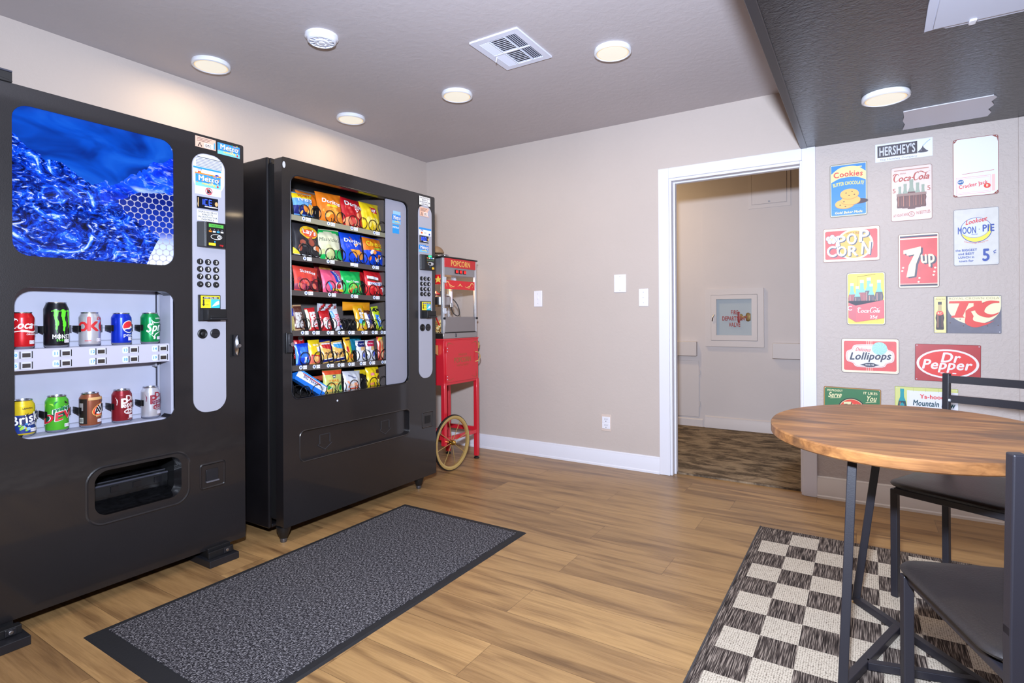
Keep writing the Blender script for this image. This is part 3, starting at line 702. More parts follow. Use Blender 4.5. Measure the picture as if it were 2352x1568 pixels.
for z in (.957, .655):
    for i, x in enumerate((-.313, -.216, -.114, -.008, .096)):
        for s_ in (-1, 1):
            g = G(); rad = .040 if (i == 1 and z > .9) else .037
            if s_ < 0:
                g.box(x - rad - .004, x - rad - .001, .044, .094, z + .055, z + .078, BLK); g.grid(5, 1, lambda u, v, x=x, rad=rad: (x - rad * cos(u * .42), .052 - rad * sin(u * .42), z + .055 + .023 * v), BLK)
            else: g.box(x + rad, x + rad + .012, .074, .094, z + .054, z + .080, M((74, 74, 86), .5))
            g.build('can_clip', vm1, smooth=0)

# ---- control panel strip, shared builder
def control(vm, x0, x1, z0, z1, r, big):
    g = G(); g.plate(rr(x0, x1, z0, z1, r, 8), [], -.0035, .001, PANEL); return g.build('control_panel', vm, bevel=.0012)
def sticker(vm, name, x0, x1, z0, z1, y, fn, base=WHITE):
    g = G(); g.lay(y=y); g.rect(x0, x1, z0, z1, base); fn(g, x0, x1, z0, z1, (x0 + x1) / 2, (z0 + z1) / 2, x1 - x0, z1 - z0); return g.build(name, vm, smooth=0)
def metro(g, x0, x1, z0, z1, cx, cz, w, h):
    random.seed(3)
    g.rect(x0, x1, z0, z1, M((52, 140, 226), .4)); g.rect(x0, x1, z0, z0 + h * .32, M((120, 196, 244), .4))
    for i in range(22): g.ell(x0 + random.random() * w, z0 + h * (.3 + .7 * random.random()), w * .025, w * .025, random.choice((RED, YEL, GRN, ORG, WHITE)), n=8)
    g.text('Metro', cx + .001, cz - h * .06, h * .44, M((26, 44, 120), .4), w=w * .86, bold=1); g.k += 1; g.text('Metro', cx, cz - h * .04, h * .42, WHITE, w=w * .83, bold=1)
    g.text('vending', cx, cz - h * .34, h * .2, YEL, w=w * .55, bold=1)
    g.ell(x0 + w * .86, z0 + h * .16, w * .04, w * .04, RED, n=10)
def otc(g, x0, x1, z0, z1, cx, cz, w, h):
    g.rect(x0, x1, z0, z1, M((222, 178, 156), .5))
    for i in range(3): g.rect(x0 + w * .08, x0 + w * (.8 - .1 * i), z1 - h * (.16 + .13 * i), z1 - h * (.11 + .13 * i), M((120, 92, 84), .5))
    g.stroke([(x0 + w * .14, z0 + h * .08), (x0 + w * .22, z0 + h * .46), (x0 + w * .30, z0 + h * .08)], w * .05, INK); g.rect(x0 + w * .42, x1 - w * .14, z0 + h * .06, z0 + h * .5, M((232, 214, 206), .5)); g.text('OTC', x0 + w * .62, z0 + h * .14, h * .24, INK, w=w * .3, bold=1); g.rect(x1 - w * .10, x1 - w * .05, z0 + h * .1, z0 + h * .7, SKY)
def cards(g, x0, x1, z0, z1, cx, cz, w, h):
    g.rect(x0, x1, z1 - h * .26, z1, M((40, 140, 220), .4)); g.text('VISA', x0 + w * .22, cz + h * .04, h * .2, BLUE, bold=1, shear=.2); g.ell(x0 + w * .19, cz - h * .2, h * .13, h * .13, RED, n=12); g.ell(x0 + w * .25, cz - h * .2, h * .13, h * .13, ORG, n=12)
    for i in range(2): g.rect(cx - w * .1, cx + w * .1, cz - h * (.1 + .16 * i), cz - h * (.06 + .16 * i), GREY)
    g.rect(x1 - w * .22, x1 - w * .1, z0 + h * .1, z0 + h * .34, BLUE)
def price_note(g, x0, x1, z0, z1, cx, cz, w, h):
    for i, t in enumerate(('DISPLAYED PRICE', 'REFLECTS', '25¢ DISCOUNT FOR', 'CASH PRICE')): g.text(t, cx, z1 - h * (.23 + .235 * i), h * .15, INK, w=w * (.9, .52, .94, .6)[i], bold=1)
def keypad(vm, xs, zs, r):
    lab = ('1', '2', '3', '4', '5', '6', '7', '8', '9', '*', '0', '#')
    for k in range(12):
        x, z = xs[k % 3], zs[k // 3]
        g = G(); g.lathe([(r * 1.06, -.0035), (r * 1.06, -.0065), (r * .95, -.0095), (r * .6, -.0105), (0, -.0108)], BLK, 20, c=(x, 0, z), ax='y'); b = g.build('key_button', vm)
        g = G(); g.lay(y=-.0108)
        if lab[k] in '*#': g.ell(x, z, r * .18, r * .18, WHITE, n=8)
        else: g.text(lab[k], x, z - r * .52, r * 1.05, WHITE, bold=1)
        g.build('key_digit', b, smooth=0)
def led(vm, x0, x1, z0, z1, t, lit):
    g = G(); g.box(x0, x1, -.0075, -.003, z0, z1, M((10, 16, 30), .2)); b = g.build('led_display', vm, bevel=.001); g = G(); g.lay(y=-.0076)
    e = M((40, 70, 255), .4, emit=2.5); h = z1 - z0; w = x1 - x0
    def seg(cx, s, hh):
        ww = hh * .5; on = {'I': 'bc', 'C': 'adef', 'E': 'adefg', '8': 'abcdefg', '0': 'abcdef', '.': ''}[s]; q = hh / 2
        P = {'a': ((0, q * 2), (ww, q * 2)), 'b': ((ww, q), (ww, 2 * q)), 'c': ((ww, 0), (ww, q)), 'd': ((0, 0), (ww, 0)), 'e': ((0, 0), (0, q)), 'f': ((0, q), (0, 2 * q)), 'g': ((0, q), (ww, q))}
        for c in on: g.stroke([(cx + p[0], z0 + h * .34 + p[1]) for p in P[c]], hh * .14, e)
    n = len(t)
    for i, c in enumerate(t): seg(x0 + w * (.14 + .62 * i / n), c, h * .46)
    g.rect(x0 + w * .34, x1 - w * .04, z0 + h * .16, z0 + h * .24, WHITE); g.rect(x0 + w * .02, x0 + w * .06, z0 + h * .1, z1 - h * .1, TAN); g.ell(x1 - w * .1, z0 + h * .52, h * .14, h * .2, TAN, n=10)
    g.build('led_digits', b, smooth=0)
def card_reader(vm, x0, x1, z0, z1, dpt, green):
    g = G(); xm = x0 + (x1 - x0) * .2
    g.prism([(xm, -.003), (x1, -.003), (x1, -dpt), (xm, -dpt)], z0, z1, BLK, ax='z'); g.prism([(x0, -.003), (xm, -.003), (xm, -dpt + .002), (x0, -.012)], z0, z1, BLK2, ax='z')
    b = g.build('card_reader', vm, smooth=0, bevel=.003); w = x1 - xm; h = z1 - z0; X = lambda t: xm + w * t; Zt = lambda t: z0 + h * t
    g = G(); g.lay(y=-dpt - .0002); lcd = M((70, 150, 60), .3, emit=.5)
    if green: g.rect(X(.14), X(.86), Zt(.80), Zt(.93), lcd); g.text('TAP OR SWIPE', X(.5), Zt(.835), h * .06, M((20, 60, 20), .5), w=w * .5)
    else: g.rect(X(.30), X(.62), Zt(.86), Zt(.97), M((40, 230, 120), .3, emit=1.5)); g.rect(X(.14), X(.86), Zt(.60), Zt(.70), M((60, 80, 60), .3))
    for i, c in enumerate((ORG, WHITE, SKY, WHITE)): g.rect(X(.14 + .19 * i), X(.28 + .19 * i), Zt(.60 if green else .76), Zt(.66 if green else .82), c); g.ell(X(.21 + .19 * i), Zt(.71 if green else .5), h * .018, h * .018, YEL if i == 0 else GREY, n=8)
    for k in range(3): g.ring(X(.5), Zt(.42), w * (.06 + .07 * k), h * (.03 + .025 * k), w * .025, WHITE, a0=-60, a1=60, n=10)
    g.ring(X(.5), Zt(.42), w * .27, h * .10, w * .02, WHITE, n=20)
    g.ell(X(.42), Zt(.22), h * .03, h * .03, SKY, n=10); g.rect(X(.12), X(.46), Zt(.07), Zt(.17), YEL) if green else g.rect(X(.62), X(.84), Zt(.06), Zt(.2), YEL); g.text('tap', X(.75), Zt(.07), h * .08, RED, bold=1)
    g.build('reader_face', b, smooth=0)
def bill(vm, x0, x1, z0, z1, zs):
    g = G(); g.box(x0, x1, -.012, -.003, z0, z1, BLK2); g.box(x0 + .018, x1 + .006, -.048, -.012, z0 + .004, zs - .006, BLK); g.box(x0 + .03, x1 + .004, -.050, -.047, z0 + .016, z0 + .024, DARK); g.box(x0 + .026, x1 + .006, -.056, -.048, z0 + .006, z0 + .014, BLK2)
    b = g.build('bill_acceptor', vm, bevel=.002)
    g = G(); g.lay(y=-.0122); a, c = x0 + .008, x1 - .004; w = c - a; zt = z1 - .004; zb = zs; h = zt - zb
    g.rect(a, c, zb, zt, M((244, 226, 40), .4)); g.rect(a + w * .52, c, zb, zb + h * .72, M((60, 190, 210), .4)); g.poly([(a + w * .56, zb + h * .1), (a + w * .8, zb + h * .5), (c - w * .04, zb + h * .62), (c - w * .02, zb + h * .3), (a + w * .8, zb + h * .2)], WHITE)
    g.rect(a + w * .1, c - w * .06, zt - h * .26, zt - h * .08, INK); g.text('INSERT BILL HERE', a + w * .52, zt - h * .22, h * .1, WHITE, w=w * .7, bold=1); g.poly([(a + w * .10, zb + h * .7), (a + w * .18, zb + h * .7), (a + w * .18, zb + h * .3), (a + w * .22, zb + h * .3), (a + w * .14, zb + h * .12), (a + w * .06, zb + h * .3), (a + w * .10, zb + h * .3)], INK); g.text('NO.1', a + w * .36, zb + h * .2, h * .12, INK); g.text('ENTER', a + w * .36, zb + h * .52, h * .09, INK)
    g.build('instruction_sticker', b, smooth=0)
def knobs(vm, xa, xb, z, r):
    g = G(); g.lathe([(r, -.0035), (r, -.008), (r * .8, -.010), (r * .55, -.006), (r * .45, -.012), (r * .2, -.014), (0, -.014)], BLK, 28, c=(xa, 0, z), ax='y'); g.build('key_lock', vm)
    g = G(); g.lathe([(r, -.0035), (r, -.009), (r * .86, -.011), (0, -.010)], BLK2, 28, c=(xb, 0, z), ax='y'); g.box(xb - r * .7, xb + r * .7, -.0125, -.010, z - r * .06, z + r * .06, DARK); g.build('coin_slot', vm)
control(vm1, .237, .380, .655, 1.768, .058, 1)
sticker(vm1, 'notice_sticker', .252, .341, 1.792, 1.838, -.0002, otc); sticker(vm1, 'logo_sticker', .349, .452, 1.784, 1.834, -.0002, metro)
g = G(); g.lay(y=-.0036); g.poly(rr(.240, .377, 1.60, 1.765, .056, 8), M((204, 208, 222), .4))
for i in range(7): g.rect(.252 + (.006 if i == 0 else 0), .366, 1.748 - .0065 * i, 1.7505 - .0065 * i, M((128, 130, 150), .5) if i else INK)
g.build('notice_sheet', vm1, smooth=0)
sticker(vm1, 'card_sticker', .241, .362, 1.676, 1.706, -.0042, cards)
def metro_card(g, x0, x1, z0, z1, cx, cz, w, h):
    g.rect(x0, x1, z0, z1, M((216, 222, 236), .35)); g.rect(x0, x1, z1 - h * .1, z1, ORG); metro(g, x0 + w * .02, x1 - w * .02, z0 + h * .38, z1 - h * .06, cx, z0 + h * .66, w * .96, h * .56)
    c0, c1 = cx, z0 + h * .19; g.rect(c0 - .008, c0 + .005, c1 - .009, c1 + .008, INK); g.poly([(c0 + .004, c1 + .006), (c0 + .011, c1 - .002), (c0 + .009, c1 - .007), (c0 + .004, c1)], INK); g.ring(c0, c1, h * .15, h * .15, .0028, RED, n=24); g.stroke([(c0 - h * .1, c1 + h * .1), (c0 + h * .1, c1 - h * .1)], .0028, RED)
sticker(vm1, 'no_shaking_sticker', .247, .361, 1.590, 1.682, -.0048, metro_card)
led(vm1, .255, .346, 1.530, 1.580, 'ICE', 1); sticker(vm1, 'price_sticker', .256, .346, 1.478, 1.523, -.004, price_note)
card_reader(vm1, .254, .366, 1.364, 1.472, .034, 1); keypad(vm1, (.267, .301, .336), (1.302, 1.270, 1.238, 1.205), .0122)
bill(vm1, .257, .352, 1.047, 1.160, 1.104); knobs(vm1, .275, .330, .993, .0205)

# ---- cans in the showcase
def can(x, z, R, Hc, label, body, paint, grp):
    r = empty('soda_can', (.787 - .056, x - 2.65, z), label, 'soda can', rz=R90, group=grp)
    k = Hc / .124
    g = G(); z1 = .010; z2 = .104 * k
    prof = [(R * .70, .0), (R * .78, .0015), (R * .97, .009), (R, .014), (R, Hc * .3), (R, Hc * .55), (R, z2), (R * .99, z2 + .003), (R * .80, Hc - .006), (R * .80, Hc - .004)]
    met = M((188, 190, 198), .24, metal=1.0)
    g.lathe([(0, .004), (R * .6, .004)] + prof, body, 40, mfun=lambda i, j: met if i < 4 else body); b = g.build('can_body', r, smooth=50)
    g = G(); g.lathe([(R * .80, Hc - .004), (R * .83, Hc - .002), (R * .82, Hc), (R * .77, Hc), (R * .75, Hc - .004), (0, Hc - .0045)], met, 40); g.build('can_lid', r, smooth=50)
    g = G(); g.prism([(R * .1 + R * .28 * cos(t * pi / 8), R * .38 * sin(t * pi / 8)) for t in range(16)], Hc - .0042, Hc - .0025, met, ax='z'); g.build('pull_tab', r)
    def mp(px, pz, l):
        rr_ = R + l + .0002
        if pz > z2 + .003: rr_ = R * (.99 - .19 * (pz - z2 - .003) / (Hc - .009 - z2)) + l + .0006
        a = px / R; return (rr_ * sin(a), -rr_ * cos(a), pz)
    g = G(); g.lay(mp=mp, ml=.006, dk=.00012); paint(g, R, Hc)
    g.rect(R * .30, R * .86, .018, .030, M((232, 228, 236), .5)); g.text('$1.75', R * .58, .0215, .005, M((150, 130, 170), .5))
    g.build('can_print', b, smooth=0); return r
met_red = M((204, 26, 34), .28, metal=.35); met_blk = M((24, 24, 30), .3, metal=.3); met_slv = M((206, 206, 214), .3, metal=.55); met_blu = M((14, 50, 190), .28, metal=.4); met_grn = M((10, 140, 74), .28, metal=.4); met_lime = M((86, 190, 52), .3, metal=.35); met_brn = M((150, 86, 60), .3, metal=.4); met_mar = M((140, 34, 44), .28, metal=.4); met_yel = M((232, 200, 40), .3, metal=.35)
def swash(g, x, z, w, m):      # white ribbon under the script
    g.stroke(bez((x - w * .5, z), (x - w * .2, z + w * .045), (x + w * .1, z + .0), (x + w * .32, z + w * .05), (x + w * .5, z - .01 * w)), [w * .03, w * .07, w * .05, w * .09, w * .02], m)
def script_C(g, x, z, h, m):
    g.stroke(bez((x + h * .62, z + h * .95), (x + h * .50, z + h * 1.18), (x + h * .18, z + h * 1.02), (x + h * .0, z + h * .5), (x + h * .10, z + h * .04), (x + h * .38, z + h * .06), (x + h * .52, z + h * .26)), [h * .06, h * .12, h * .17, h * .19, h * .15, h * .09, h * .05], m)
def coke_script(g, x, z, h, m, part=2, gap=.25):
    """two-word soda script; x is the left end"""
    script_C(g, x, z, h, m)
    g.stroke(bez((x + h * .5, z + h * 1.12), (x + h * .2, z + h * 1.28), (x - h * .12, z + h * 1.05), (x - h * .10, z + h * .8)), [h * .1, h * .12, h * .05], m)
    g.text('oca', x + h * .50, z, h * .93, m, shear=.28, bold=1, sx=.86, al='l', track=-.04)
    if part > 1:
        X = x + h * 2.62; script_C(g, X, z, h * 1.05, m); g.stroke(bez((X + h * .4, z + h * 1.14), (X + h * .9, z + h * 1.30), (X + h * 1.5, z + h * 1.02), (X + h * 2.1, z + h * 1.30)), [h * .05, h * .14, h * .10, h * .03], m)
        g.text('ola', X + h * .50, z, h * .93, m, shear=.28, bold=1, sx=.86, al='l', track=-.04); g.rect(X - h * .30, X - h * .02, z + h * .38, z + h * .5, m)
def p_coke(g, R, H): coke_script(g, -R * 1.1, H * .56, H * .21, WHITE, 2); swash(g, R * .35, H * .46, R * 2.9, WHITE); g.text('ORIGINAL TASTE', R * .95, H * .38, .005, WHITE, bold=1)
def p_mon(g, R, H):
    ng = M((96, 226, 44), .4)
    for x, l, w in ((-.012, .078, 1.5), (.010, .084, 1.7), (.029, .070, 1.0)):
        g.stroke(bez((x - .014, H * .80), (x - .002, H * .81), (x + .007, H * .80)), [.002, .006 * w, .005], ng); zt = H * .81
        g.stroke(bez((x + .001, zt), (x - .001, zt - l * .3), (x + .003, zt - l * .55), (x + .001, zt - l * .8), (x + .003, zt - l)), [.008 * w, .0055 * w, .007 * w, .004 * w, .001], ng)
    g.text('MONSTER', .014, H * .20, .015, WHITE, w=.074, bold=1); g.text('ENERGY', .010, H * .145, .0065, ng, w=.042, bold=1, track=.3); g.ell(-.004, H * .245, .002, .012, WHITE)
def p_diet(g, R, H):
    g.text('o', -R * .98, H * .46, H * .38, RED, bold=1, sx=.95); g.text('ke', R * .55, H * .46, H * .40, RED, bold=1, sx=1.05); g.text('Diet', R * .78, H * .78, H * .085, RED, bold=1, shear=.3); g.rect(-R * .8, -R * .2, .020, .0225, RED); g.rect(-R, R, .0165, .0172, M((180, 150, 150), .4))
def p_pepsi(g, R, H):
    x, z, q = R * .42, H * .57, R * .64
    g.ell(x, z, q * 1.12, q * 1.12, WHITE, n=40); up = [(x + q * cos(radians(a)), z + q * sin(radians(a))) for a in range(-8, 206, 9)]
    g.poly(up + [(x - q * .5, z - q * .28), (x + q * .05, z - q * .18), (x + q * .5, z + q * .20)], M((214, 38, 46), .4)); g.poly([(x + q * cos(radians(a)), z + q * sin(radians(a))) for a in range(216, 345, 9)] + [(x + q * .55, z - q * .25), (x, z - q * .45), (x - q * .4, z - q * .42)], M((14, 40, 150), .4))
    g.text('pepsi', R * .50, H * .27, H * .10, WHITE, sx=1.25, bold=0)
def p_sprite(g, R, H):
    w = M((226, 234, 232), .4)
    g.text('Sprite', R * .66, H * .43, H * .25, w, bold=1, shear=.3, rot=.12, sx=.85); g.stroke(bez((-R * .75, H * .40), (-R * .1, H * .24), (R * .02, H * .18), (R * .2, H * .32), (R * 1.4, H * .46)), [.001, .003, .007, .004, .002], w); g.stroke(bez((-R * .28, H * .78), (-R * .05, H * .70), (R * .3, H * .68), (R * 1.3, H * .72)), [.001, .004, .002, .003], w); g.stroke(bez((-R * .3, H * .78), (-R * .1, H * .62)), [.001, .004], w); g.text('LEMON-LIME', R * .8, H * .80, .005, w, bold=1)
def p_brisk(g, R, H):
    sk = M((150, 190, 232), .4); g.rect(-R * 1.7, R * 1.7, .014, H * .60, M((28, 52, 130), .4))
    for i in range(26):
        random.seed(40 + i); g.ell(R * random.uniform(-1.5, 1.4), H * random.uniform(.14, .58), R * random.uniform(.1, .24), R * random.uniform(.08, .2), random.choice((sk, WHITE, SKY, met_yel, LIME, BLUE)), rot=random.random() * 3, n=6)
    g.poly([(-R * 1.5, H * .28), (R * 1.5, H * .48), (R * 1.5, H * .70), (-R * 1.5, H * .48)], M((22, 32, 90), .4)); g.text('Brisk', -R * .0, H * .39, H * .23, WHITE, bold=1, rot=.22, shear=.15, sx=.82); g.text('ICED', R * .45, H * .33, H * .055, WHITE, bold=1, rot=.2); g.text('LEMON', R * .1, H * .76, .005, INK, bold=1)
    g.poly([(-R * .1, H * .66), (R * .0, H * .61), (R * .15, H * .66), (R * .06, H * .56), (R * .05, H * .5)], INK)
def p_dew(g, R, H):
    dg = M((14, 120, 70), .4); lg = M((160, 222, 70), .4); random.seed(9)
    for i in range(14): x, z = R * random.uniform(-1.5, 1.4), H * random.uniform(.14, .84); a = random.random() * 6; g.poly([(x, z), (x + .018 * cos(a), z + .018 * sin(a)), (x + .012 * cos(a + .6), z + .012 * sin(a + .6))], random.choice((dg, lg, INK, lg, dg)))
    g.poly([(-R * 1.5, H * .26), (R * 1.5, H * .58), (R * 1.5, H * .76), (-R * 1.2, H * .46)], M((20, 76, 54), .4)); g.text('mtn', R * .18, H * .565, H * .18, WHITE, bold=1, shear=.3, rot=.24, sx=1.1); g.text('mtn', R * .17, H * .572, H * .16, M((12, 110, 84), .4), bold=1, shear=.3, rot=.24, sx=1.1)
    g.text('DEW', R * .04, H * .34, H * .24, WHITE, bold=1, shear=.3, rot=.24, sx=1.16); g.text('DEW', R * .04, H * .35, H * .215, M((206, 40, 54), .4), bold=1, shear=.3, rot=.24, sx=1.16)
def p_aw(g, R, H):
    g.rect(-R * 1.7, -R * .62, .014, H * .84, M((36, 26, 24), .4)); g.rect(-R * 1.5, -R * .98, .018, H * .30, M((186, 186, 180), .4)); g.rect(-R * 1.5, -R * 1.0, H * .5, H * .72, M((150, 146, 144), .4))
    for i in range(7): g.rect(-R * 1.44 + i * .0022, -R * 1.44 + i * .0022 + .001, .022, H * .27, INK)
    g.ell(R * .72, H * .52, R * .98, R * .62, M((226, 170, 90), .4), rot=.5); g.ell(R * .74, H * .52, R * .92, R * .57, M((222, 74, 40), .4), rot=.5); g.ell(R * .82, H * .535, R * .80, R * .50, WHITE, rot=.5); g.text('A', R * .38, H * .40, H * .18, INK, bold=1, rot=.3, shear=.2); g.text('W', R * 1.0, H * .48, H * .19, INK, bold=1, rot=.3, shear=.2); g.text('ROOT BEER', R * .9, H * .30, .006, M((240, 200, 140), .4), bold=1); g.rect(-R * .5, R * 1.4, H * .80, H * .88, TAN)
def dr_p(g, R, H, c, c2):
    g.text('Dr', R * .55, H * .66, H * .17, c2, bold=1); g.text('P', -R * .12, H * .47, H * .27, c2, bold=1); g.text('epper', R * .66, H * .50, H * .145, c, bold=1, rot=.18, sx=.9); g.stroke(bez((-R * .45, H * .60), (-R * .2, H * .72), (R * .1, H * .70)), [.001, .003, .002], c2); g.stroke(bez((R * .1, H * .41), (R * .7, H * .43), (R * 1.3, H * .56)), [.002, .003, .002], c); g.stroke(bez((-R * 1.0, H * .78), (-R * .82, H * .68), (-R * .86, H * .55)), [.001, .003, .002], c)
def p_dp(g, R, H):
    w = M((236, 222, 222), .4); dr_p(g, R, H, w, w); g.ring(R * .34, H * .34, R * .50, R * .26, .0022, w, n=30); g.ring(R * .34, H * .34, R * .40, R * .2, .0014, w, n=30); g.text('23', R * .34, H * .305, H * .085, w, bold=1); g.text('12 FL OZ', R * .5, .0135, .004, w)
def p_ddp(g, R, H):
    m = M((140, 30, 50), .4); dr_p(g, R, H, M((120, 40, 70), .4), m); g.ring(R * .34, H * .36, R * .52, R * .27, .0022, m, n=30); g.text('Diet', R * .34, H * .33, H * .085, m, bold=1, rot=.15, shear=.2); g.text('12 FL OZ', R * .6, .0135, .004, m)
RC = .0335; G1 = 'display cans on the upper showcase shelf'; G2 = 'display cans on the lower showcase shelf'
for x, z, rad, hh, lb, bd, fn, gp in (
    (-.313, .957, RC, .127, 'red soda can with white script, leftmost on the upper shelf of the drink machine', met_red, p_coke, G1),
    (-.216, .957, .0365, .163, 'tall black energy drink can with green claw marks', met_blk, p_mon, G1),
    (-.114, .957, RC, .127, 'silver soda can with big red letters, between the tall black can and the blue can', met_slv, p_diet, G1),
    (-.008, .957, RC, .125, 'bright blue soda can with a red, white and blue ball', met_blu, p_pepsi, G1),
    (.096, .957, RC, .126, 'green soda can with white lettering, rightmost on the upper shelf', met_grn, p_sprite, G1),
    (-.313, .656, RC, .127, 'yellow and blue iced tea can, leftmost on the lower shelf of the drink machine', met_yel, p_brisk, G2),
    (-.216, .656, RC, .129, 'lime green soda can with slanted red letters on the lower shelf', met_lime, p_dew, G2),
    (-.114, .656, RC, .127, 'brown root beer can with a slanted white oval on the lower shelf', met_brn, p_aw, G2),
    (-.008, .656, RC, .127, 'maroon soda can with white lettering and the number 23', met_mar, p_dp, G2),
    (.096, .656, RC, .127, 'white diet soda can with maroon lettering, rightmost on the lower shelf', met_slv, p_ddp, G2)):
    can(x, z, rad, hh, lb, bd, fn, gp)
# ================================================================== snack machine (faces +x)
VX, VY = .90, -1.514
vm2 = empty('snack_vending_machine', (VX, VY, 0), 'black snack vending machine with a tall glass front full of chips and candy', 'vending machine', rz=R90)
H = .548; Z0, Z1 = .076, 1.812
g = G(); ca, cb = .117, .72
for a, b in ((-H + .002, -H + .02), (H - .02, H - .002)): g.box(a, b, ca, cb, .052, 1.828, VSIDE)
g.box(-H + .02, H - .02, ca, cb, 1.80, 1.828, VSIDE); g.box(-H + .02, H - .02, ca, cb, .052, .07, VSIDE); g.box(-H + .02, H - .02, cb - .02, cb, .07, 1.80, VSIDE)
g.build('cabinet', vm2, smooth=0, bevel=.006)
g = G(); fr = rr(-H + .016, H - .016, Z0 + .02, Z1 - .01, .01, 2); g.plate(fr, [rr(-H + .035, H - .035, Z0 + .04, Z1 - .03, .01, 2)], .054, .118, DARK); g.build('door_gasket', vm2, smooth=0)
win = rr(-.502, .304, .668, 1.740, .045, 8); dp = rr(-.455, .304, .366, .512, .028, 6)
g = G(); g.plate(rr(-H, H, Z0, Z1, .010, 3), [win, dp], 0, .055, VBLK); d2 = g.build('door', vm2, smooth=30, bevel=.011, seg=3)
g = G(); bezel(g, -.504, .306, .666, 1.742, .047, .006, .003, M((26, 26, 30), .25)); g.build('window_trim', d2)
g = G(); bezel(g, -.460, .309, .361, .517, .032, .006, .003, VBLK); g.build('flap_trim', d2)
g = G(); g.box(-.455, .304, .020, .026, .36, .518, VBLK)
for x in (-.295, .125): g.tube([(x - .031, .0195, .470), (x + .031, .0195, .470), (x + .031, .0195, .428), (x + .045, .0195, .422), (x, .0195, .394), (x - .045, .0195, .422), (x - .031, .0195, .428)], .003, M((46, 44, 46), .35), 6, closed=True)
g.build('delivery_flap', vm2, smooth=0)
g = G(); bezel(g, .416, .520, .375, .475, .010, .008, .004, VBLK); bezel(g, .440, .498, .398, .452, .006, .005, -.004, VBLK); g.box(.444, .494, -.0015, .0, .402, .448, DARK); g.build('coin_return', vm2)
g = G(); g.box(-.533, -.500, -.006, 0, .890, .990, BLK); g.box(-.531, -.506, -.022, -.004, .896, .984, M((40, 40, 44), .3)); h = g.build('lock_handle', vm2, bevel=.003)
g = G(); g.lathe([(0, -.034), (.010, -.034), (.011, -.026), (.011, -.02)], CHROME, 16, c=(-.518, 0, .935), ax='y'); g.build('key_cylinder', h)
g = G(); g.lathe([(0, -.0022), (.0045, -.0016), (.0055, 0)], SILV, 10, c=(-.23, 0, .632), ax='y'); g.build('rivet', d2)
g = G(); g.lay(y=-.0007); g.ell(-.536, 1.775, .008, .016, M((190, 190, 196), .5), n=10); g.build('paint_chip', d2, smooth=0)
for x, y in ((-.520, .040), (.434, .045), (-.50, .62), (.50, .62)):
    g = G(); g.lathe([(.034, .075), (.032, .06), (.018, .022), (.016, .020)], BLK, 16, c=(x, y, 0)); f = g.build('leg', vm2)
    g = G(); g.lathe([(0, .0), (.014, .0), (.016, .005), (.016, .018), (.008, .022)], M((110, 110, 114), .35, metal=.8), 14, c=(x, y, 0)); g.build('levelling_foot', f)
# interior
INT = M((92, 84, 82), .5, var=.1, vs=4); INT2 = M((44, 41, 42), .6)
g = G(); g.box(-.515, .2, .345, .36, .58, 1.78, INT); g.box(-.515, -.505, .07, .36, .58, 1.78, INT2); g.box(.190, .200, .09, .36, .58, 1.78, INT); g.box(-.515, .31, .07, .36, 1.765, 1.78, INT2); g.box(-.515, .2, .09, .36, .58, .60, INT)
g.build('interior_liner', vm2, smooth=0)
g = G(); g.plate(rr(.132, .299, .673, 1.735, .042, 6)[:14] + [(.132, 1.735), (.132, .673)], [], .0105, .017, M((150, 150, 164), .4, bmp=(200, .06))); sp = g.build('side_panel', vm2, bevel=.003)
g = G(); g.lay(y=.0103); g.rect(.19, .25, 1.655, 1.675, M((150, 196, 236), .4)); metro(g, .182, .252, 1.602, 1.655, .217, 1.628, .070, .053); g.build('logo_sticker', sp, smooth=0)
g = G(); g.lay(y=.0103); g.rect(.184, .238, 1.545, 1.596, M((40, 150, 220), .4)); g.text('METRO', .211, 1.575, .010, WHITE, bold=1); g.build('info_sticker', sp, smooth=0)
g = G(); g.plate(win, [], .004, .007, M_GLASS); g.build('window_glass', vm2, smooth=0)
# control strip
control(vm2, .391, .514, .684, 1.745, .052, 0)
sticker(vm2, 'price_sticker', .398, .499, 1.744, 1.797, -.0045, price_note); sticker(vm2, 'notice_sticker', .401, .486, 1.676, 1.731, -.0045, otc); sticker(vm2, 'card_sticker', .395, .508, 1.560, 1.606, -.0042, cards)
led(vm2, .400, .480, 1.514, 1.556, '000', 0); sticker(vm2, 'logo_sticker', .393, .483, 1.456, 1.500, -.0042, metro); card_reader(vm2, .399, .516, 1.346, 1.440, .030, 0)
keypad(vm2, (.415, .448, .481), (1.294, 1.262, 1.230, 1.199), .0125); bill(vm2, .400, .494, 1.049, 1.155, 1.101); knobs(vm2, .420, .471, .994, .0215)
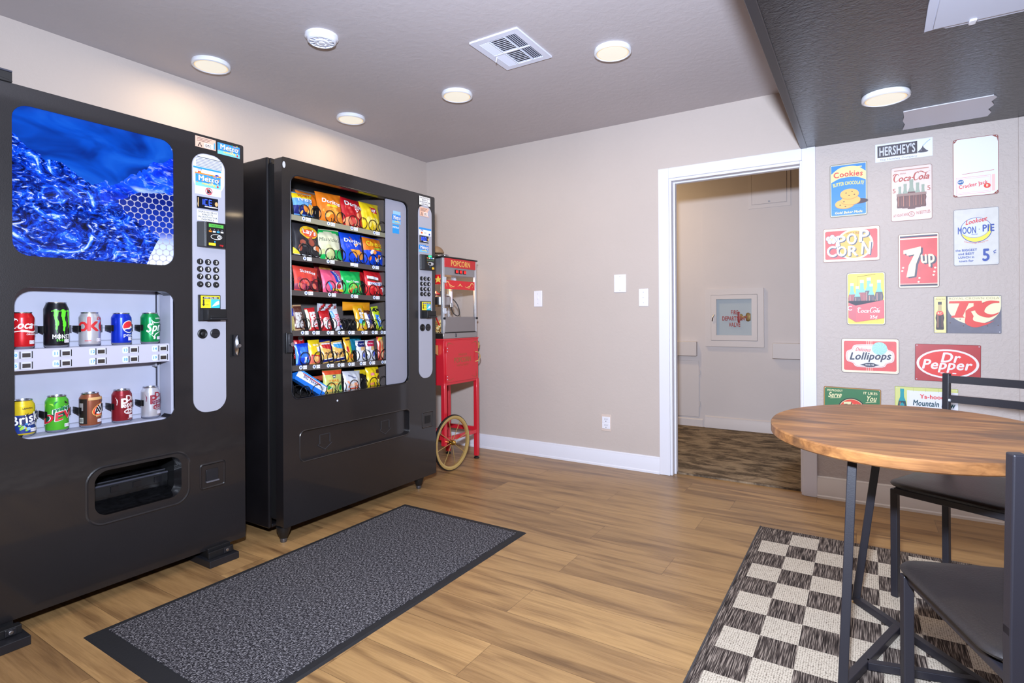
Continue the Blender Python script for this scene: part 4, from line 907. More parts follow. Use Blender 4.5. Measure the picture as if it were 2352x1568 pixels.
# trays with price tags, dividers and coils
LZ = (1.543, 1.347, 1.176, .979, .808, .645)
C4 = (-.339, -.180, -.025, .120); C8 = (-.375, -.293, -.208, -.128, -.052, .030, .102, .172)
TG4 = ((-.389, -.237, -.081, .083), (-.384, -.241, -.081, .075), (-.377, -.233, -.082, .079)); TG8 = ((-.399, -.332, -.243, -.172, -.102, -.009, .068, .136), (-.410, -.331, -.244, -.174, -.103, -.022, .047, .140))
TRAY = M((78, 71, 68), .45); LIP1 = M((150, 144, 120), .4)
COILM = M((26, 25, 26), .35)
def helix(g, x, y, z, r, turns, pitch, w, m, hand=1):
    n = int(turns * 20); g.tube([(x + hand * r * sin(2 * pi * i / 20), y + .004 * i / 20 + pitch * max(0, i / 20 - 1), z - r * cos(2 * pi * i / 20)) for i in range(n + 1)], w, m, 6)
for ri, lz in enumerate(LZ):
    zt = lz + .010; slope = .024 if ri < 5 else 0
    Rm = Matrix.Translation((-.15, 0, lz)) @ Matrix.Rotation(slope, 4, 'Y') @ Matrix.Translation((.15, 0, -lz))
    four = ri in (0, 1, 2, 5); cs = C4 if four else C8
    g = G(); g.box(-.505, .188, .058, .342, zt - .006, zt, TRAY, R=Rm); g.box(-.505, .198, .052, .058, lz - .016, lz + .010, TRAY if ri else LIP1, R=Rm)
    tr = g.build('tray', vm2, smooth=0)
    if ri < 5:
        for x in (TG4[ri] if ri < 3 else TG8[ri - 3]):
            g = G(); g.lay(y=.0518); z = lz - (x + .15) * slope
            if not (ri == 1 and abs(x + .081) < .01): g.ell(x, z, .010, .010, M((222, 230, 242), .4), n=14); g.ell(x, z, .004, .005, M((70, 90, 160), .4), n=8)
            else: g.rect(x - .012, x + .012, z - .008, z + .009, WHITE)
            tw = .028 if ri < 3 else .022; g.rect(x + .013, x + .013 + tw, z - .010, z + .008, WHITE); g.text('$1.50', x + .013 + tw / 2, z - .004, .007 if ri < 3 else .006, M((120, 120, 132), .5)); g.build('price_tag', tr, smooth=0)
    ds = [(a + b) / 2 for a, b in zip(cs, cs[1:])] + [cs[0] - (cs[1] - cs[0]) / 2, cs[-1] + (cs[-1] - cs[-2]) / 2]
    for x in ds:
        g = G(); z = zt - (x + .15) * slope; hh = .085 if four else .060; g.prism([(.098, z), (.34, z), (.34, z + hh), (.112, z + hh), (.098, z + hh - .014)], x - .001, x + .001, M((34, 32, 33), .45), ax='x')
        for yy in (.122, .150): g.box(x - .0014, x + .0014, yy, yy + .005, z + hh * .5, z + hh * .68, M((150, 140, 120), .4))
        g.build('divider', tr, smooth=0)
    for x in cs:
        z = zt - (x + .15) * slope
        for sx_, rad in (((-.036, .030), (.036, .030)) if four else ((0, .030),)):
            g = G(); helix(g, x + sx_, .062, z + rad + .004, rad, 3.0, .10 if four else .085, .0019, COILM, 1 if sx_ <= 0 else -1); g.build('spiral_coil', tr)

# ---- packets
def packet(name, u, z, w, h, t, base, paint, prn, label, cat, group, lean=-.18, dep=.10, roll=0.0, seal=None, zig=1, nu=18, nv=22, tz=0.0):
    ph = (u * 37) % 6.28; jt = random.Random(int(u * 1e4) + int(z * 100)); roll += jt.uniform(-.05, .05) if h > .1 and nu >= 18 else 0; tz += jt.uniform(-.10, .10)
    def dpt(x, zz):
        U = min(1, abs(2 * x / w)); V = min(1, max(0, zz / h)); e = min(1, V / .30, (1 - V) / .26)
        return t / 2 * max(0, 1 - U ** 2.4) ** .6 * max(0, e) ** .65 + (.0022 * sin(11 * x / w * 2 + 9 * V + ph) + .0016 * sin(5 * x / w - 17 * V + 2 * ph)) * max(0, 1 - U * U) * e
    sc = lambda V: 1 - .07 * sin(pi * V) ** .8
    g = G(); sm = seal or base
    def f(u_, v_): x = (u_ - .5) * w; zz = v_ * h; return (x * sc(v_), -dpt(x, zz) - .0006, zz)
    def b(u_, v_): x = (u_ - .5) * w; zz = v_ * h; return (x * sc(v_), dpt(x, zz) + .0006, zz)
    pf = (lambda a, c: sm if (c < .055 or c > .945) else ((paint(a, c) if paint else None) or base))
    g.grid(nu, nv, f, base, pf); g.grid(nu, nv, b, base, lambda a, c: sm if (c < .055 or c > .945) else base, flip=True)
    for v_, s in ((0, 1), (1, -1)):
        n = nu; p0 = [f(i / n, v_) for i in range(n + 1)]; p1 = [b(i / n, v_) for i in range(n + 1)]
        g.add(p0 + p1, [(i, i + 1, n + 2 + i, n + 1 + i) for i in range(n)], sm)
    if prn:
        def mp(x, zz, l): V = min(1, max(0, zz / h)); return (x * sc(V), -dpt(x, zz) - .0010 - l, zz)
        g.lay(mp=mp, ml=.012, dk=.0003); prn(g, w, h)
    o = g.build(name, None, (VX - dep, VY + u, z), (lean, roll, R90 + tz), smooth=60)
    return tag(o, label, cat, group)
def logo(t, zf, hf, c, wf=.8, rot=0.0, shear=0.0, sh=None, x=0.0, bold=1, arc=0):
    def fn(g, w, h):
        if sh: g.text(t, w * x + .001, h * zf - .0012, h * hf * 1.06, sh, w=w * wf * 1.04, rot=rot, shear=shear, bold=1, arc=arc)
        g.text(t, w * x, h * zf, h * hf, c, w=w * wf, rot=rot, shear=shear, bold=bold, arc=arc)
    return fn
def seq(*fs): return lambda g, w, h: [f(g, w, h) for f in fs]
def E_(x, z, rx, rz, c, rot=0): return lambda g, w, h: g.ell(w * x, h * z, w * rx, h * rz, c, rot=rot, n=18)
def P_(c, *p): return lambda g, w, h: g.poly([(w * a, h * b) for a, b in p], c)
def chips(c, n, z0, z1, r=.13, seed=1):
    def fn(g, w, h):
        random.seed(seed)
        for i in range(n): g.ell(w * random.uniform(-.36, .36), h * random.uniform(z0, z1), w * r * random.uniform(.7, 1.2), h * r * random.uniform(.4, .9), random.choice(c), rot=random.random() * 3, n=10)
    return fn
band = lambda *st: (lambda a, c: next((m for lo, hi, m in st if lo <= c < hi), None))
mtl = lambda r, g_, b_: M((r, g_, b_), .30, metal=.12, coat=.25)
o_ = mtl(238, 128, 30); r_ = mtl(196, 26, 36); y_ = mtl(246, 212, 30); k_ = mtl(44, 42, 46); gn = mtl(30, 190, 90); b_ = mtl(20, 74, 214); lb = mtl(110, 170, 224); p_ = mtl(236, 92, 128); w_ = mtl(222, 224, 232); br = mtl(92, 50, 40); cr = mtl(226, 226, 190); lm = mtl(196, 216, 40); tq = mtl(30, 130, 160); nv_ = mtl(24, 34, 110); sv = mtl(190, 194, 204)
chp = (M((240, 170, 60), .5), M((226, 134, 40), .5), M((248, 196, 96), .5))
SB, CB = 'snack bag', 'candy bar'
GA, GB, GC, GD, GE, GF = ['packets on tray %d of the snack machine, counted from the top' % i for i in range(1, 7)]
packet('snack_bag', -.348, 1.572, .128, .118, .036, lb, band((.72, 1, y_), (.42, .72, lb), (0, .42, nv_)), seq(chips(chp, 16, .1, .42, .12, 2), logo('HONEY', .80, .10, RED, .6), logo('TWISTS', .58, .13, WHITE, .75, sh=BLUE)), 'small blue and yellow snack bag at the left of the top tray', SB, GA)
packet('snack_bag', -.182, 1.558, .158, .165, .045, o_, None, seq(chips(chp, 9, .10, .42, .15, 3), logo('Doritos', .60, .13, WHITE, .74, rot=-.12), P_(YEL, (-.2, .50), (.24, .50), (.24, .57), (-.2, .57))), 'orange chip bag, second on the top tray', SB, GA)
packet('snack_bag', -.030, 1.553, .160, .166, .045, r_, None, seq(chips((M((230, 120, 90), .5), M((214, 80, 70), .5), M((240, 160, 110), .5)), 10, .08, .5, .15, 4), logo('Doritos', .68, .14, WHITE, .84, rot=-.10, sh=INK), P_(WHITE, (.02, .64), (.22, .64), (.10, .50)), P_(RED, (.06, .62), (.18, .62), (.105, .54))), 'dark red chip bag, third on the top tray', SB, GA)
packet('snack_bag', .115, 1.546, .158, .172, .046, y_, None, seq(P_(RED, (-.12, .66), (.26, .62), (.26, .80), (-.12, .84)), logo("Lay's", .68, .11, WHITE, .36, x=.07), chips((M((250, 226, 110), .5), M((236, 196, 60), .5)), 7, .08, .42, .16, 5)), 'yellow potato chip bag at the right of the top tray', SB, GA)
packet('snack_bag', -.275, 1.600, .14, .115, .04, o_, None, None, 'second orange chip bag peeking from behind, upper left', SB, GA, dep=.16)
packet('snack_bag', -.336, 1.362, .166, .185, .048, k_, None, seq(E_(.06, .70, .34, .185, M((240, 190, 40), .4)), E_(.06, .67, .30, .11, M((232, 90, 50), .4)), logo("Lay's", .645, .13, WHITE, .52, x=.06, rot=-.05, sh=RED), chips((M((150, 70, 50), .5), M((220, 200, 180), .5), M((60, 56, 58), .5)), 9, .16, .5, .10, 6), P_(M((224, 120, 60), .5), (.26, .36), (.42, .32), (.40, .18), (.24, .24)), P_(YEL, (-.5, .06), (-.5, .24), (-.26, .06)), P_(WHITE, (-.46, .04), (.46, .04), (.46, .055), (-.46, .055))), 'black chip bag with a round yellow and red badge, left of the second tray', SB, GB)
packet('snack_bag', -.190, 1.358, .166, .172, .048, cr, lambda a, c: gn if (c > .80 + .12 * (1 - abs(2 * a - 1)) or c < .16 or (c < .34 and a > .2 + c)) else None, seq(logo("Miss Vickie's", .58, .11, M((60, 70, 50), .5), .80, shear=.25, bold=0, rot=-.03), chips((M((200, 206, 140), .5), M((214, 214, 160), .5)), 5, .1, .4, .13, 7)), 'green and cream chip bag on the second tray', SB, GB)
packet('snack_bag', -.028, 1.360, .156, .168, .045, b_, None, seq(P_(ORG, (-.18, .84), (-.12, .84), (.0, .70), (-.06, .70)), logo('Doritos', .64, .12, WHITE, .84, rot=-.10, sh=INK), P_(M((244, 160, 50), .5), (-.20, .42), (.28, .42), (.06, .14)), P_(WHITE, (-.04, .62), (.20, .62), (.06, .50)), P_(ORG, (.02, .60), (.16, .60), (.07, .53)), E_(.30, .24, .13, .14, M((232, 150, 50), .5))), 'bright blue chip bag with an orange triangle, second tray', SB, GB)
packet('snack_bag', .128, 1.356, .162, .166, .046, b_, band((.5, 1, o_), (0, .5, b_)), seq(logo('Cheetos', .66, .17, YEL, .84, rot=.02, sh=INK), P_(LIME, (-.1, .54), (.4, .56), (.4, .62), (-.1, .58)), chips((M((240, 140, 50), .5), WHITE, M((236, 120, 40), .5)), 9, .12, .46, .09, 8)), 'orange and blue puffed corn bag at the right of the second tray', SB, GB)
packet('snack_bag', -.105, 1.362, .12, .165, .04, b_, None, logo('D', .66, .14, WHITE, .2, x=-.3), 'second blue chip bag behind the front blue one', SB, GB, dep=.17)
packet('snack_bag', -.334, 1.192, .158, .128, .04, mtl(226, 74, 60), lambda a, c: mtl(120, 24, 44) if (a > .58 and c < .4) else (mtl(150, 60, 84) if c < .28 else None), seq(logo('Skittles', .70, .12, WHITE, .62, rot=-.10), chips((M((226, 110, 90), .5), M((186, 60, 70), .5), M((214, 90, 100), .5)), 12, .12, .55, .10, 9)), 'red candy bag with faded pink windows, left of the third tray', SB, GC)
packet('snack_bag', -.166, 1.187, .146, .128, .04, p_, None, seq(P_(BLUE, (-.1, .92), (.14, .92), (.40, .46), (.30, .36), (.1, .44)), logo('AIRHEADS', .64, .12, WHITE, .55, rot=-1.0, x=.14), P_(M((70, 160, 240), .4), (-.36, .46), (-.24, .46), (-.1, .12), (-.2, .12)), E_(.22, .28, .2, .18, WHITE), E_(.2, .28, .1, .1, RED), P_(YEL, (-.1, .10), (.46, .06), (.46, .16), (-.1, .18))), 'pink candy bag with blue and white lettering, third tray', SB, GC)
packet('snack_bag', -.036, 1.184, .150, .132, .042, gn, None, seq(logo('Black Forest', .48, .10, WHITE, .66, bold=1), chips((M((240, 170, 80), .5), M((226, 90, 50), .5), M((90, 220, 90), .5), M((160, 230, 90), .5)), 10, .1, .42, .11, 11)), 'bright green gummy candy bag on the third tray', SB, GC)
packet('snack_bag', .132, 1.181, .150, .146, .042, mtl(224, 40, 46), None, seq(P_(WHITE, (-.44, .66), (.12, .62), (.12, .72), (-.44, .78)), P_(BRN, (-.4, .60), (.2, .54), (.2, .60), (-.4, .66)), P_(WHITE, (-.44, .38), (.36, .40), (.36, .56), (-.1, .50), (-.44, .54)), logo('LICORICE', .42, .07, BLUE, .6, x=-.05), chips((M((240, 80, 70), .5), M((206, 40, 46), .5), WHITE), 8, .08, .36, .11, 12)), 'red and white licorice bag at the right of the third tray', SB, GC)
packet('snack_bag', -.158, 1.20, .135, .150, .04, mtl(110, 26, 34), None, seq(E_(0, .80, .34, .18, M((170, 120, 60), .5)), E_(.36, .78, .1, .08, M((150, 130, 130), .5))), 'dark red bag standing behind the pink candy bag', SB, GC, dep=.17)
packet('snack_bag', .085, 1.20, .13, .135, .04, r_, None, None, 'plain red bag behind the licorice bag, mostly hidden', SB, GC, dep=.17)
# fourth tray: bars
BAR = dict(nu=10, nv=18, lean=-.20)
packet('candy_bar', -.377, .996, .056, .130, .022, br, None, seq(P_(M((206, 200, 196), .4), (-.36, .10), (.36, .10), (.36, .70), (-.36, .70)), lambda g, w, h: g.text("HERSHEY'S", w * .16, h * .40, w * .46, BRN, w=h * .56, rot=-pi / 2, bold=1), ), 'brown chocolate bar with silver block letters, fourth tray, leftmost', CB, GD, seal=mtl(200, 160, 120), roll=-.05, **BAR)
packet('candy_bar', -.293, .994, .062, .118, .022, mtl(214, 44, 48), lambda a, c: cr if a < .22 else None, seq(P_(WHITE, (-.24, .14), (.42, .14), (.42, .80), (-.24, .80)), lambda g, w, h: g.text('TWIX', w * -.05, h * .44, w * .5, RED, w=h * .56, rot=-pi / 2, bold=1)), 'red and cream candy bar with big red letters, fourth tray', CB, GD, roll=-.10, **BAR)
packet('candy_bar', -.210, .990, .070, .108, .024, r_, None, seq(E_(.0, .36, .34, .30, WHITE, .3), lambda g, w, h: g.text('KitKat', w * -.02, h * .36, w * .42, RED, w=h * .46, rot=-pi / 2 + .25, bold=1, shear=.2)), 'red candy bar with a white oval, fourth tray', CB, GD, roll=-.06, **BAR)
packet('candy_bar', -.131, .992, .050, .116, .020, w_, lambda a, c: lb if a < .35 and c > .6 else None, seq(lambda g, w, h: g.text('PayDay', w * -.1, h * .44, w * .56, M((226, 80, 110), .4), w=h * .60, rot=-pi / 2, bold=1), P_(BLUE, (.1, .08), (.4, .08), (.4, .2), (.1, .2))), 'white candy bar with pink letters, fourth tray', CB, GD, roll=-.20, **BAR)
packet('candy_bar', .036, .984, .072, .146, .030, mtl(244, 178, 30), None, seq(lambda g, w, h: g.text("m&m's", w * -.16, h * .60, w * .44, INK, w=h * .52, rot=-pi / 2, bold=1), lambda g, w, h: g.text("m&m's", w * -.13, h * .605, w * .40, WHITE, w=h * .50, rot=-pi / 2, bold=1), E_(-.12, .36, .2, .10, SKY), E_(-.02, .22, .2, .10, LIME), E_(.1, .32, .15, .08, GRN), E_(-.1, .14, .18, .07, TAN)), 'yellow peanut candy packet with black and white letters, fourth tray', CB, GD, roll=-.10, **BAR)
packet('candy_bar', .098, .989, .050, .112, .020, br, None, seq(P_(WHITE, (-.42, .12), (.0, .12), (.0, .9), (-.42, .9)), lambda g, w, h: g.text('SNICKERS', w * -.02, h * .46, w * .42, BLUE, w=h * .66, rot=-pi / 2, bold=1), P_(TAN, (-.1, .06), (.4, .06), (.4, .26), (-.1, .26))), 'narrow brown and white bar with purple-blue letters, fourth tray', CB, GD, roll=-.22, **BAR)
packet('candy_bar', .168, .986, .058, .140, .022, lm, None, seq(P_(M((40, 120, 220), .4), (-.2, .12), (.32, .12), (.1, .60), (-.34, .66)), lambda g, w, h: g.text('SOUR', w * -.1, h * .36, w * .3, WHITE, w=h * .36, rot=-pi / 2, bold=1), chips((M((120, 170, 40), .5), INK), 4, .8, .9, .12, 14)), 'lime green candy packet with a blue stripe, fourth tray, rightmost', CB, GD, roll=-.14, **BAR)
packet('candy_bar', -.055, 1.122, .050, .19, .020, mtl(240, 160, 30), None, None, 'orange candy packet lying sideways behind the fourth tray bars', CB, GD, dep=.16, roll=pi / 2, nu=8, nv=14, lean=0)
packet('candy_bar', -.225, 1.112, .045, .13, .02, sv, lambda a, c: (br, w_, sv, r_)[int(a * 3.9 + c * 11) % 4], None, 'silver and brown patterned packet lying sideways behind the red bar', CB, GD, dep=.16, roll=pi / 2, nu=8, nv=14, lean=0)
packet('candy_bar', -.425, .996, .045, .122, .02, mtl(214, 196, 120), lambda a, c: b_ if c > .6 else None, None, 'yellow and blue bar half hidden at the left edge of the fourth tray', CB, GD, nu=8, nv=12)
# fifth tray
packet('snack_bag', -.360, .824, .082, .106, .030, b_, lambda a, c: lb if a < .12 else (mtl(60, 130, 236) if .3 < c < .8 and .25 < a < .8 else None), seq(P_(WHITE, (.02, .08), (.2, .08), (.2, .34), (.02, .34)), E_(.26, .14, .1, .1, SKY)), 'blue pouch with a white label, left of the fifth tray', SB, GE, lean=-.1)
packet('snack_bag', -.288, .817, .074, .128, .030, y_, lambda a, c: mtl(240, 120, 100) if c < .36 else None, seq(P_(WHITE, (.05, .54), (.36, .50), (.3, .72), (.1, .70)), E_(.0, .24, .26, .14, M((250, 190, 110), .5)), logo('BELVITA', .76, .06, WHITE, .5), P_(RED, (-.42, .36), (.44, .30), (.44, .35), (-.42, .42))), 'yellow and coral cracker packet on the fifth tray', SB, GE, lean=-.1, nu=10)
for u, c1, lb_, sd in ((-.205, RED, 'red-topped cookie packet with chocolate chips, fifth tray', 21), (-.128, SKY, 'light blue-topped cookie packet with golden cookies, fifth tray', 22)):
    packet('snack_bag', u, .822, .070, .112, .026, mtl(236, 190, 100), band((0, .16, nv_)), seq((lambda c1: lambda g, w, h: g.poly([(-w * .4, h * .93), (w * .4, h * .93), (w * .4, h * .58), (-w * .1, h * .66), (-w * .4, h * .74)], c1))(c1), P_(WHITE, (-.4, .88), (.4, .84), (.4, .90), (-.4, .94)), chips((M((214, 150, 70), .5), M((230, 176, 96), .5), BRN), 10, .22, .52, .10, sd), P_(WHITE, (-.4, .15), (.4, .15), (.4, .19), (-.4, .19))), lb_, SB, GE, lean=-.14, nu=10, roll=-.1)
packet('snack_bag', -.054, .815, .052, .138, .024, mtl(246, 190, 50), lambda a, c: mtl(120, 200, 60) if .55 < a < .8 and .3 < c < .8 else None, seq(E_(.06, .22, .28, .1, ORG), P_(RED, (-.4, .40), (-.1, .40), (-.16, .62), (-.4, .62)), P_(BRN, (-.3, .86), (.3, .86), (.3, .92), (-.3, .92))), 'tall yellow and green fruit packet, middle of the fifth tray', SB, GE, lean=-.16, nu=10, roll=-.08)
for u, c1, lb_ in ((.026, nv_, 'white and dark blue toaster pastry packet on the fifth tray'), (.098, mtl(200, 40, 80), 'white and magenta toaster pastry packet on the fifth tray')):
    packet('snack_bag', u, .812, .068, .118, .028, w_, (lambda c1: lambda a, c: c1 if (c > .66 and a > .3 - (1 - c)) else (mtl(222, 180, 120) if .5 < c <= .66 and a > .45 else None))(c1), seq(E_(.2, .30, .13, .13, M((60, 80, 190), .4)), logo('PopTarts', .80, .05, WHITE, .5)), lb_, SB, GE, lean=-.12, nu=12)
packet('snack_bag', .182, .811, .060, .138, .026, mtl(210, 80, 60), lambda a, c: mtl(110, 200, 70) if (a > .58 and c > .45) else (mtl(226, 176, 120) if .25 < a < .5 else None), seq(E_(-.1, .2, .12, .14, M((236, 190, 140), .5)), E_(.25, .2, .12, .14, M((236, 190, 140), .5)), chips((YEL, LIME), 5, .84, .94, .1, 31)), 'red, green and tan stick packet at the right of the fifth tray', SB, GE, lean=-.10, nu=10)
packet('snack_bag', -.325, .85, .075, .122, .028, r_, None, E_(.1, .82, .2, .1, SILV), 'red packet behind the blue pouch', SB, GE, dep=.17)
packet('snack_bag', -.17, .85, .15, .105, .03, nv_, None, None, 'dark blue packet behind the cookie packets', SB, GE, dep=.18)
packet('snack_bag', .05, .85, .12, .110, .03, tq, None, None, 'teal packet behind the toaster pastry packets', SB, GE, dep=.17)
# bottom tray
g = G(); L, Ht, T = .200, .058, .022
g.box(-L / 2, L / 2, -T, T, 0, Ht, M((30, 120, 224), .35)); g.lay(y=-T); g.poly([(-L / 2, Ht), (-L / 2, Ht * .30), (L / 2, Ht * .42), (L / 2, Ht)], WHITE); g.poly([(-L / 2, Ht), (-L / 2, Ht * .84), (L / 2, Ht * .9), (L / 2, Ht)], M((60, 150, 236), .4)); g.text('BIG TEXAS', -.01, Ht * .52, .014, M((50, 70, 150), .4), w=.10, bold=1); g.stroke([(-.07, Ht * .80), (.06, Ht * .78)], .004, RED); g.rect(.055, .085, Ht * .5, Ht * .8, M((190, 200, 210), .4))
o = g.build('snack_box', None, (VX - .088, VY - .352, .692), (0, radians(33), R90), bevel=.003); o.location.z = .706; tag(o, 'blue and white snack box leaning at the left of the bottom tray', 'snack box', GF)
packet('snack_bag', -.176, .660, .122, .124, .036, mtl(214, 216, 120), band((.76, 1, mtl(236, 90, 50))), seq(lambda g, w, h: (g.rect(-w * .07, w * .07, h * .62, h * .76, INK), g.text('M', 0, h * .64, h * .08, WHITE, bold=1)), logo('TRAIL', .46, .10, ORG, .6), logo('MIX', .32, .09, ORG, .4), P_(GRN, (-.34, .1), (-.34, .34), (-.1, .22)), P_(WHITE, (-.26, .16), (-.1, .28), (-.2, .12)), E_(.34, .2, .08, .12, GRN), E_(-.2, .1, .2, .06, M((246, 190, 90), .4))), 'orange-topped lime snack pouch on the bottom tray', SB, GF, lean=-.08)
packet('snack_bag', -.040, .660, .126, .104, .034, w_, None, seq(P_(M((120, 126, 150), .4), (-.3, .72), (.1, .56), (.14, .62), (-.3, .80)), chips((M((240, 150, 110), .5), M((176, 190, 226), .5), M((236, 200, 170), .5)), 9, .1, .4, .10, 33), P_(M((236, 90, 50), .4), (-.2, .04), (.3, .04), (.3, .12), (-.2, .10))), 'silver-white snack pouch on the bottom tray', SB, GF, lean=-.16)
packet('snack_bag', .118, .662, .104, .118, .036, y_, None, seq(P_(BRN, (.1, .62), (.4, .60), (.4, .80), (.1, .78)), E_(-.16, .60, .15, .07, M((236, 140, 150), .4)), E_(.26, .42, .1, .1, BRN), E_(.22, .22, .12, .1, M((250, 220, 120), .4)), E_(-.2, .14, .2, .06, M((240, 150, 90), .4))), 'yellow chocolate peanut bag at the right of the bottom tray', SB, GF, lean=-.12)
packet('snack_bag', .035, .742, .040, .10, .02, y_, None, None, 'yellow packet lying sideways behind the silver pouch', SB, GF, dep=.17, roll=pi / 2, lean=0, nu=8, nv=10)
packet('snack_bag', -.27, .735, .030, .10, .02, mtl(206, 90, 60), None, None, 'orange packet lying sideways behind the tilted box', SB, GF, dep=.17, roll=pi / 2, lean=0, nu=8, nv=10)
# ================================================================== popcorn cart (faces +x)
pc = empty('popcorn_machine', (.742, -.482, 0), 'red popcorn cart with gold spoked wheels in the corner beside the snack machine', 'popcorn machine', rz=R90)
W = .205; D = .30; T = .030          # half width, depth, leg size
R_ = CARTRED
g = G(); g.box(-W + .004, W - .004, .004, D - .004, .582, .902, R_); g.box(-W, W, 0, D, .895, .905, R_); cb_ = g.build('cart_cabinet', pc, bevel=.003)
g = G(); g.box(-W + .018, W - .014, -.004, .006, .600, .888, R_); cd_ = g.build('cabinet_door', pc, bevel=.003)
g = G(); g.lay(y=-.0042); gp = M((150, 92, 50), .5)
g.text('POPCORN', .0, .735, .034, gp, w=.20, bold=1); g.text('FRESH', 0, .782, .014, gp, w=.10); g.text('HOT & TASTY', 0, .706, .014, gp, w=.14)
for sx_, sz in ((-1, 1), (1, 1), (-1, -1), (1, -1)):
    x, z = sx_ * .155, .745 + sz * .118; g.stroke(bez((x - sx_ * .05, z), (x, z + sz * .012), (x + sx_ * .016, z), (x + sx_ * .008, z - sz * .03)), [.002, .006, .006, .002], gp)
g.build('door_emblem', cd_, smooth=0)
for z in (.635, .83):
    g = G(); g.box(-W + .012, -W + .034, -.010, -.002, z - .022, z + .022, R_); g.lathe([(0, -.012), (.003, -.0115), (.004, -.010)], SILV, 8, c=(-W + .024, 0, z + .01), ax='y'); g.lathe([(0, -.012), (.003, -.0115), (.004, -.010)], SILV, 8, c=(-W + .024, 0, z - .01), ax='y'); g.build('hinge', cd_)
g = G(); g.tube(bez((W - .052, -.003, .80), (W - .036, -.022, .792), (W - .028, -.03, .765), (W - .036, -.022, .735), (W - .052, -.003, .727), n=5), .004, GOLD, 8); g.build('door_handle', cd_)
for x in (-W + T / 2, W - T / 2):
    for y in (T / 2, D - T / 2):
        zb = .02 if x > 0 else .165
        g = G(); g.box(x - T / 2, x + T / 2, y - T / 2, y + T / 2, zb, .60, R_); l = g.build('leg', pc, bevel=.002)
        if x > 0:
            g = G(); g.lathe([(0, 0), (.02, 0), (.022, .004), (.018, .010), (.008, .014), (.008, .024), (0, .024)], BLK, 18, c=(x, y, 0)); g.build('foot', l)
g = G()
for y in (T / 2, D - T / 2): g.box(-W + T, W - T, y - .012, y + .012, .190, .218, R_)
for x in (-W + T / 2, W - T / 2): g.box(x - .012, x + .012, T, D - T, .205, .235, R_)
g.build('stretcher', pc, bevel=.002)
g = G(); g.tube([(-W + .035, -.05, .191), (-W + .035, D + .05, .191)], .008, BRASS, 10); g.build('axle', pc)
for y in (-.038, D + .038):
    cxx, czz, rw = -W + .035, .1915, .1915
    g = G(); g.lathe([(rw - .008, y - .009), (rw - .003, y - .009), (rw, y - .004), (rw, y + .004), (rw - .003, y + .009), (rw - .008, y + .009), (rw - .008, y - .009)], BLK, 56, c=(cxx, 0, czz), ax='y'); w = g.build('wheel', pc)
    g = G(); g.lathe([(rw - .030, y - .006), (rw - .022, y - .010), (rw - .007, y - .010), (rw - .007, y + .010), (rw - .022, y + .010), (rw - .030, y + .006), (rw - .030, y - .006)], GOLD, 56, c=(cxx, 0, czz), ax='y'); g.build('wheel_rim', w)
    g = G(); g.lathe([(0, y - .030), (.010, y - .028), (.016, y - .018), (.018, y - .008), (.018, y + .014), (0, y + .014)], BRASS, 20, c=(cxx, 0, czz), ax='y'); g.build('hub', w)
    for k in range(8):
        a = 2 * pi * k / 8 + .2; g = G(); g.tube([(cxx + .014 * cos(a), y, czz + .014 * sin(a)), (cxx + (rw - .028) * cos(a), y, czz + (rw - .028) * sin(a))], .0022, GOLD, 6); g.build('spoke', w)
for s in (-1, 1):   # fold-down gold side shelves
    g = G(); x0 = s * W; tx = x0 + s * (.085 if s > 0 else .075)
    g.box(min(x0, tx), max(x0, tx), .05, D - .05, .855, .862, GOLD); g.prism([(x0, .856), (tx, .856), (tx - s * .01, .820), (x0, .790)], .05, .056, GOLD); g.prism([(x0, .856), (tx, .856), (tx - s * .01, .820), (x0, .790)], D - .056, D - .05, GOLD); g.build('side_shelf', pc, smooth=0, bevel=.002)
# glazed popper on top
ZB, ZT = .905, 1.470; w2 = .200; d0, d1_ = .012, D - .01
g = G(); g.box(-w2, w2, d0, d1_, ZB, .945, STEEL); g.box(-.06, -.052, d0 - .004, d0 + .002, ZB + .008, .94, BLK2); g.build('popper_base', pc, bevel=.002)
for x in (-w2 + .011, w2 - .011):
    for y in (d0 + .010, d1_ - .010): g = G(); g.box(x - .011, x + .011, y - .010, y + .010, .945, ZT, ALU); g.build('corner_post', pc, bevel=.003)
g = G(); g.box(-w2 + .02, w2 - .02, d0 + .002, d1_ - .002, 1.351, ZT - .002, M((160, 158, 162), .32, metal=.6)); hd = g.build('hood', pc, bevel=.002)
g = G(); g.box(-w2 - .004, w2 + .006, d0 - .006, d1_ + .006, ZT, ZT + .010, BLK); g.build('top_edge', pc, bevel=.003)
g = G(); g.box(-w2 + .02, w2 - .06, d0 + .05, d1_ - .05, ZT + .010, ZT + .022, STEEL); g.lathe([(.03, ZT + .022), (.03, ZT + .032), (.02, ZT + .036), (0, ZT + .036)], CHROME, 20, c=(-.07, .1, 0)); g.build('top_vent', pc, bevel=.003)
g = G(); g.box(-w2 + .022, w2 - .022, d0 - .004, d0 + .003, 1.406, ZT - .001, M((196, 38, 44), .35)); hs = g.build('header_sign', pc, smooth=0)
g = G(); g.lay(y=d0 - .0042); g.text('POPCORN', 0, 1.418, .038, M((232, 180, 90), .45), w=.23, bold=1); g.build('sign_lettering', hs, smooth=0)
for x in (-.045, .0, .048):
    g = G(); g.box(x - .017, x + .017, d0 - .003, d0 + .003, 1.366, 1.394, DARK); g.box(x - .011, x + .011, d0 - .008, d0 - .002, 1.370, 1.390, M((226, 30, 30), .3, emit=.6)); g.build('rocker_switch', pc, bevel=.001)
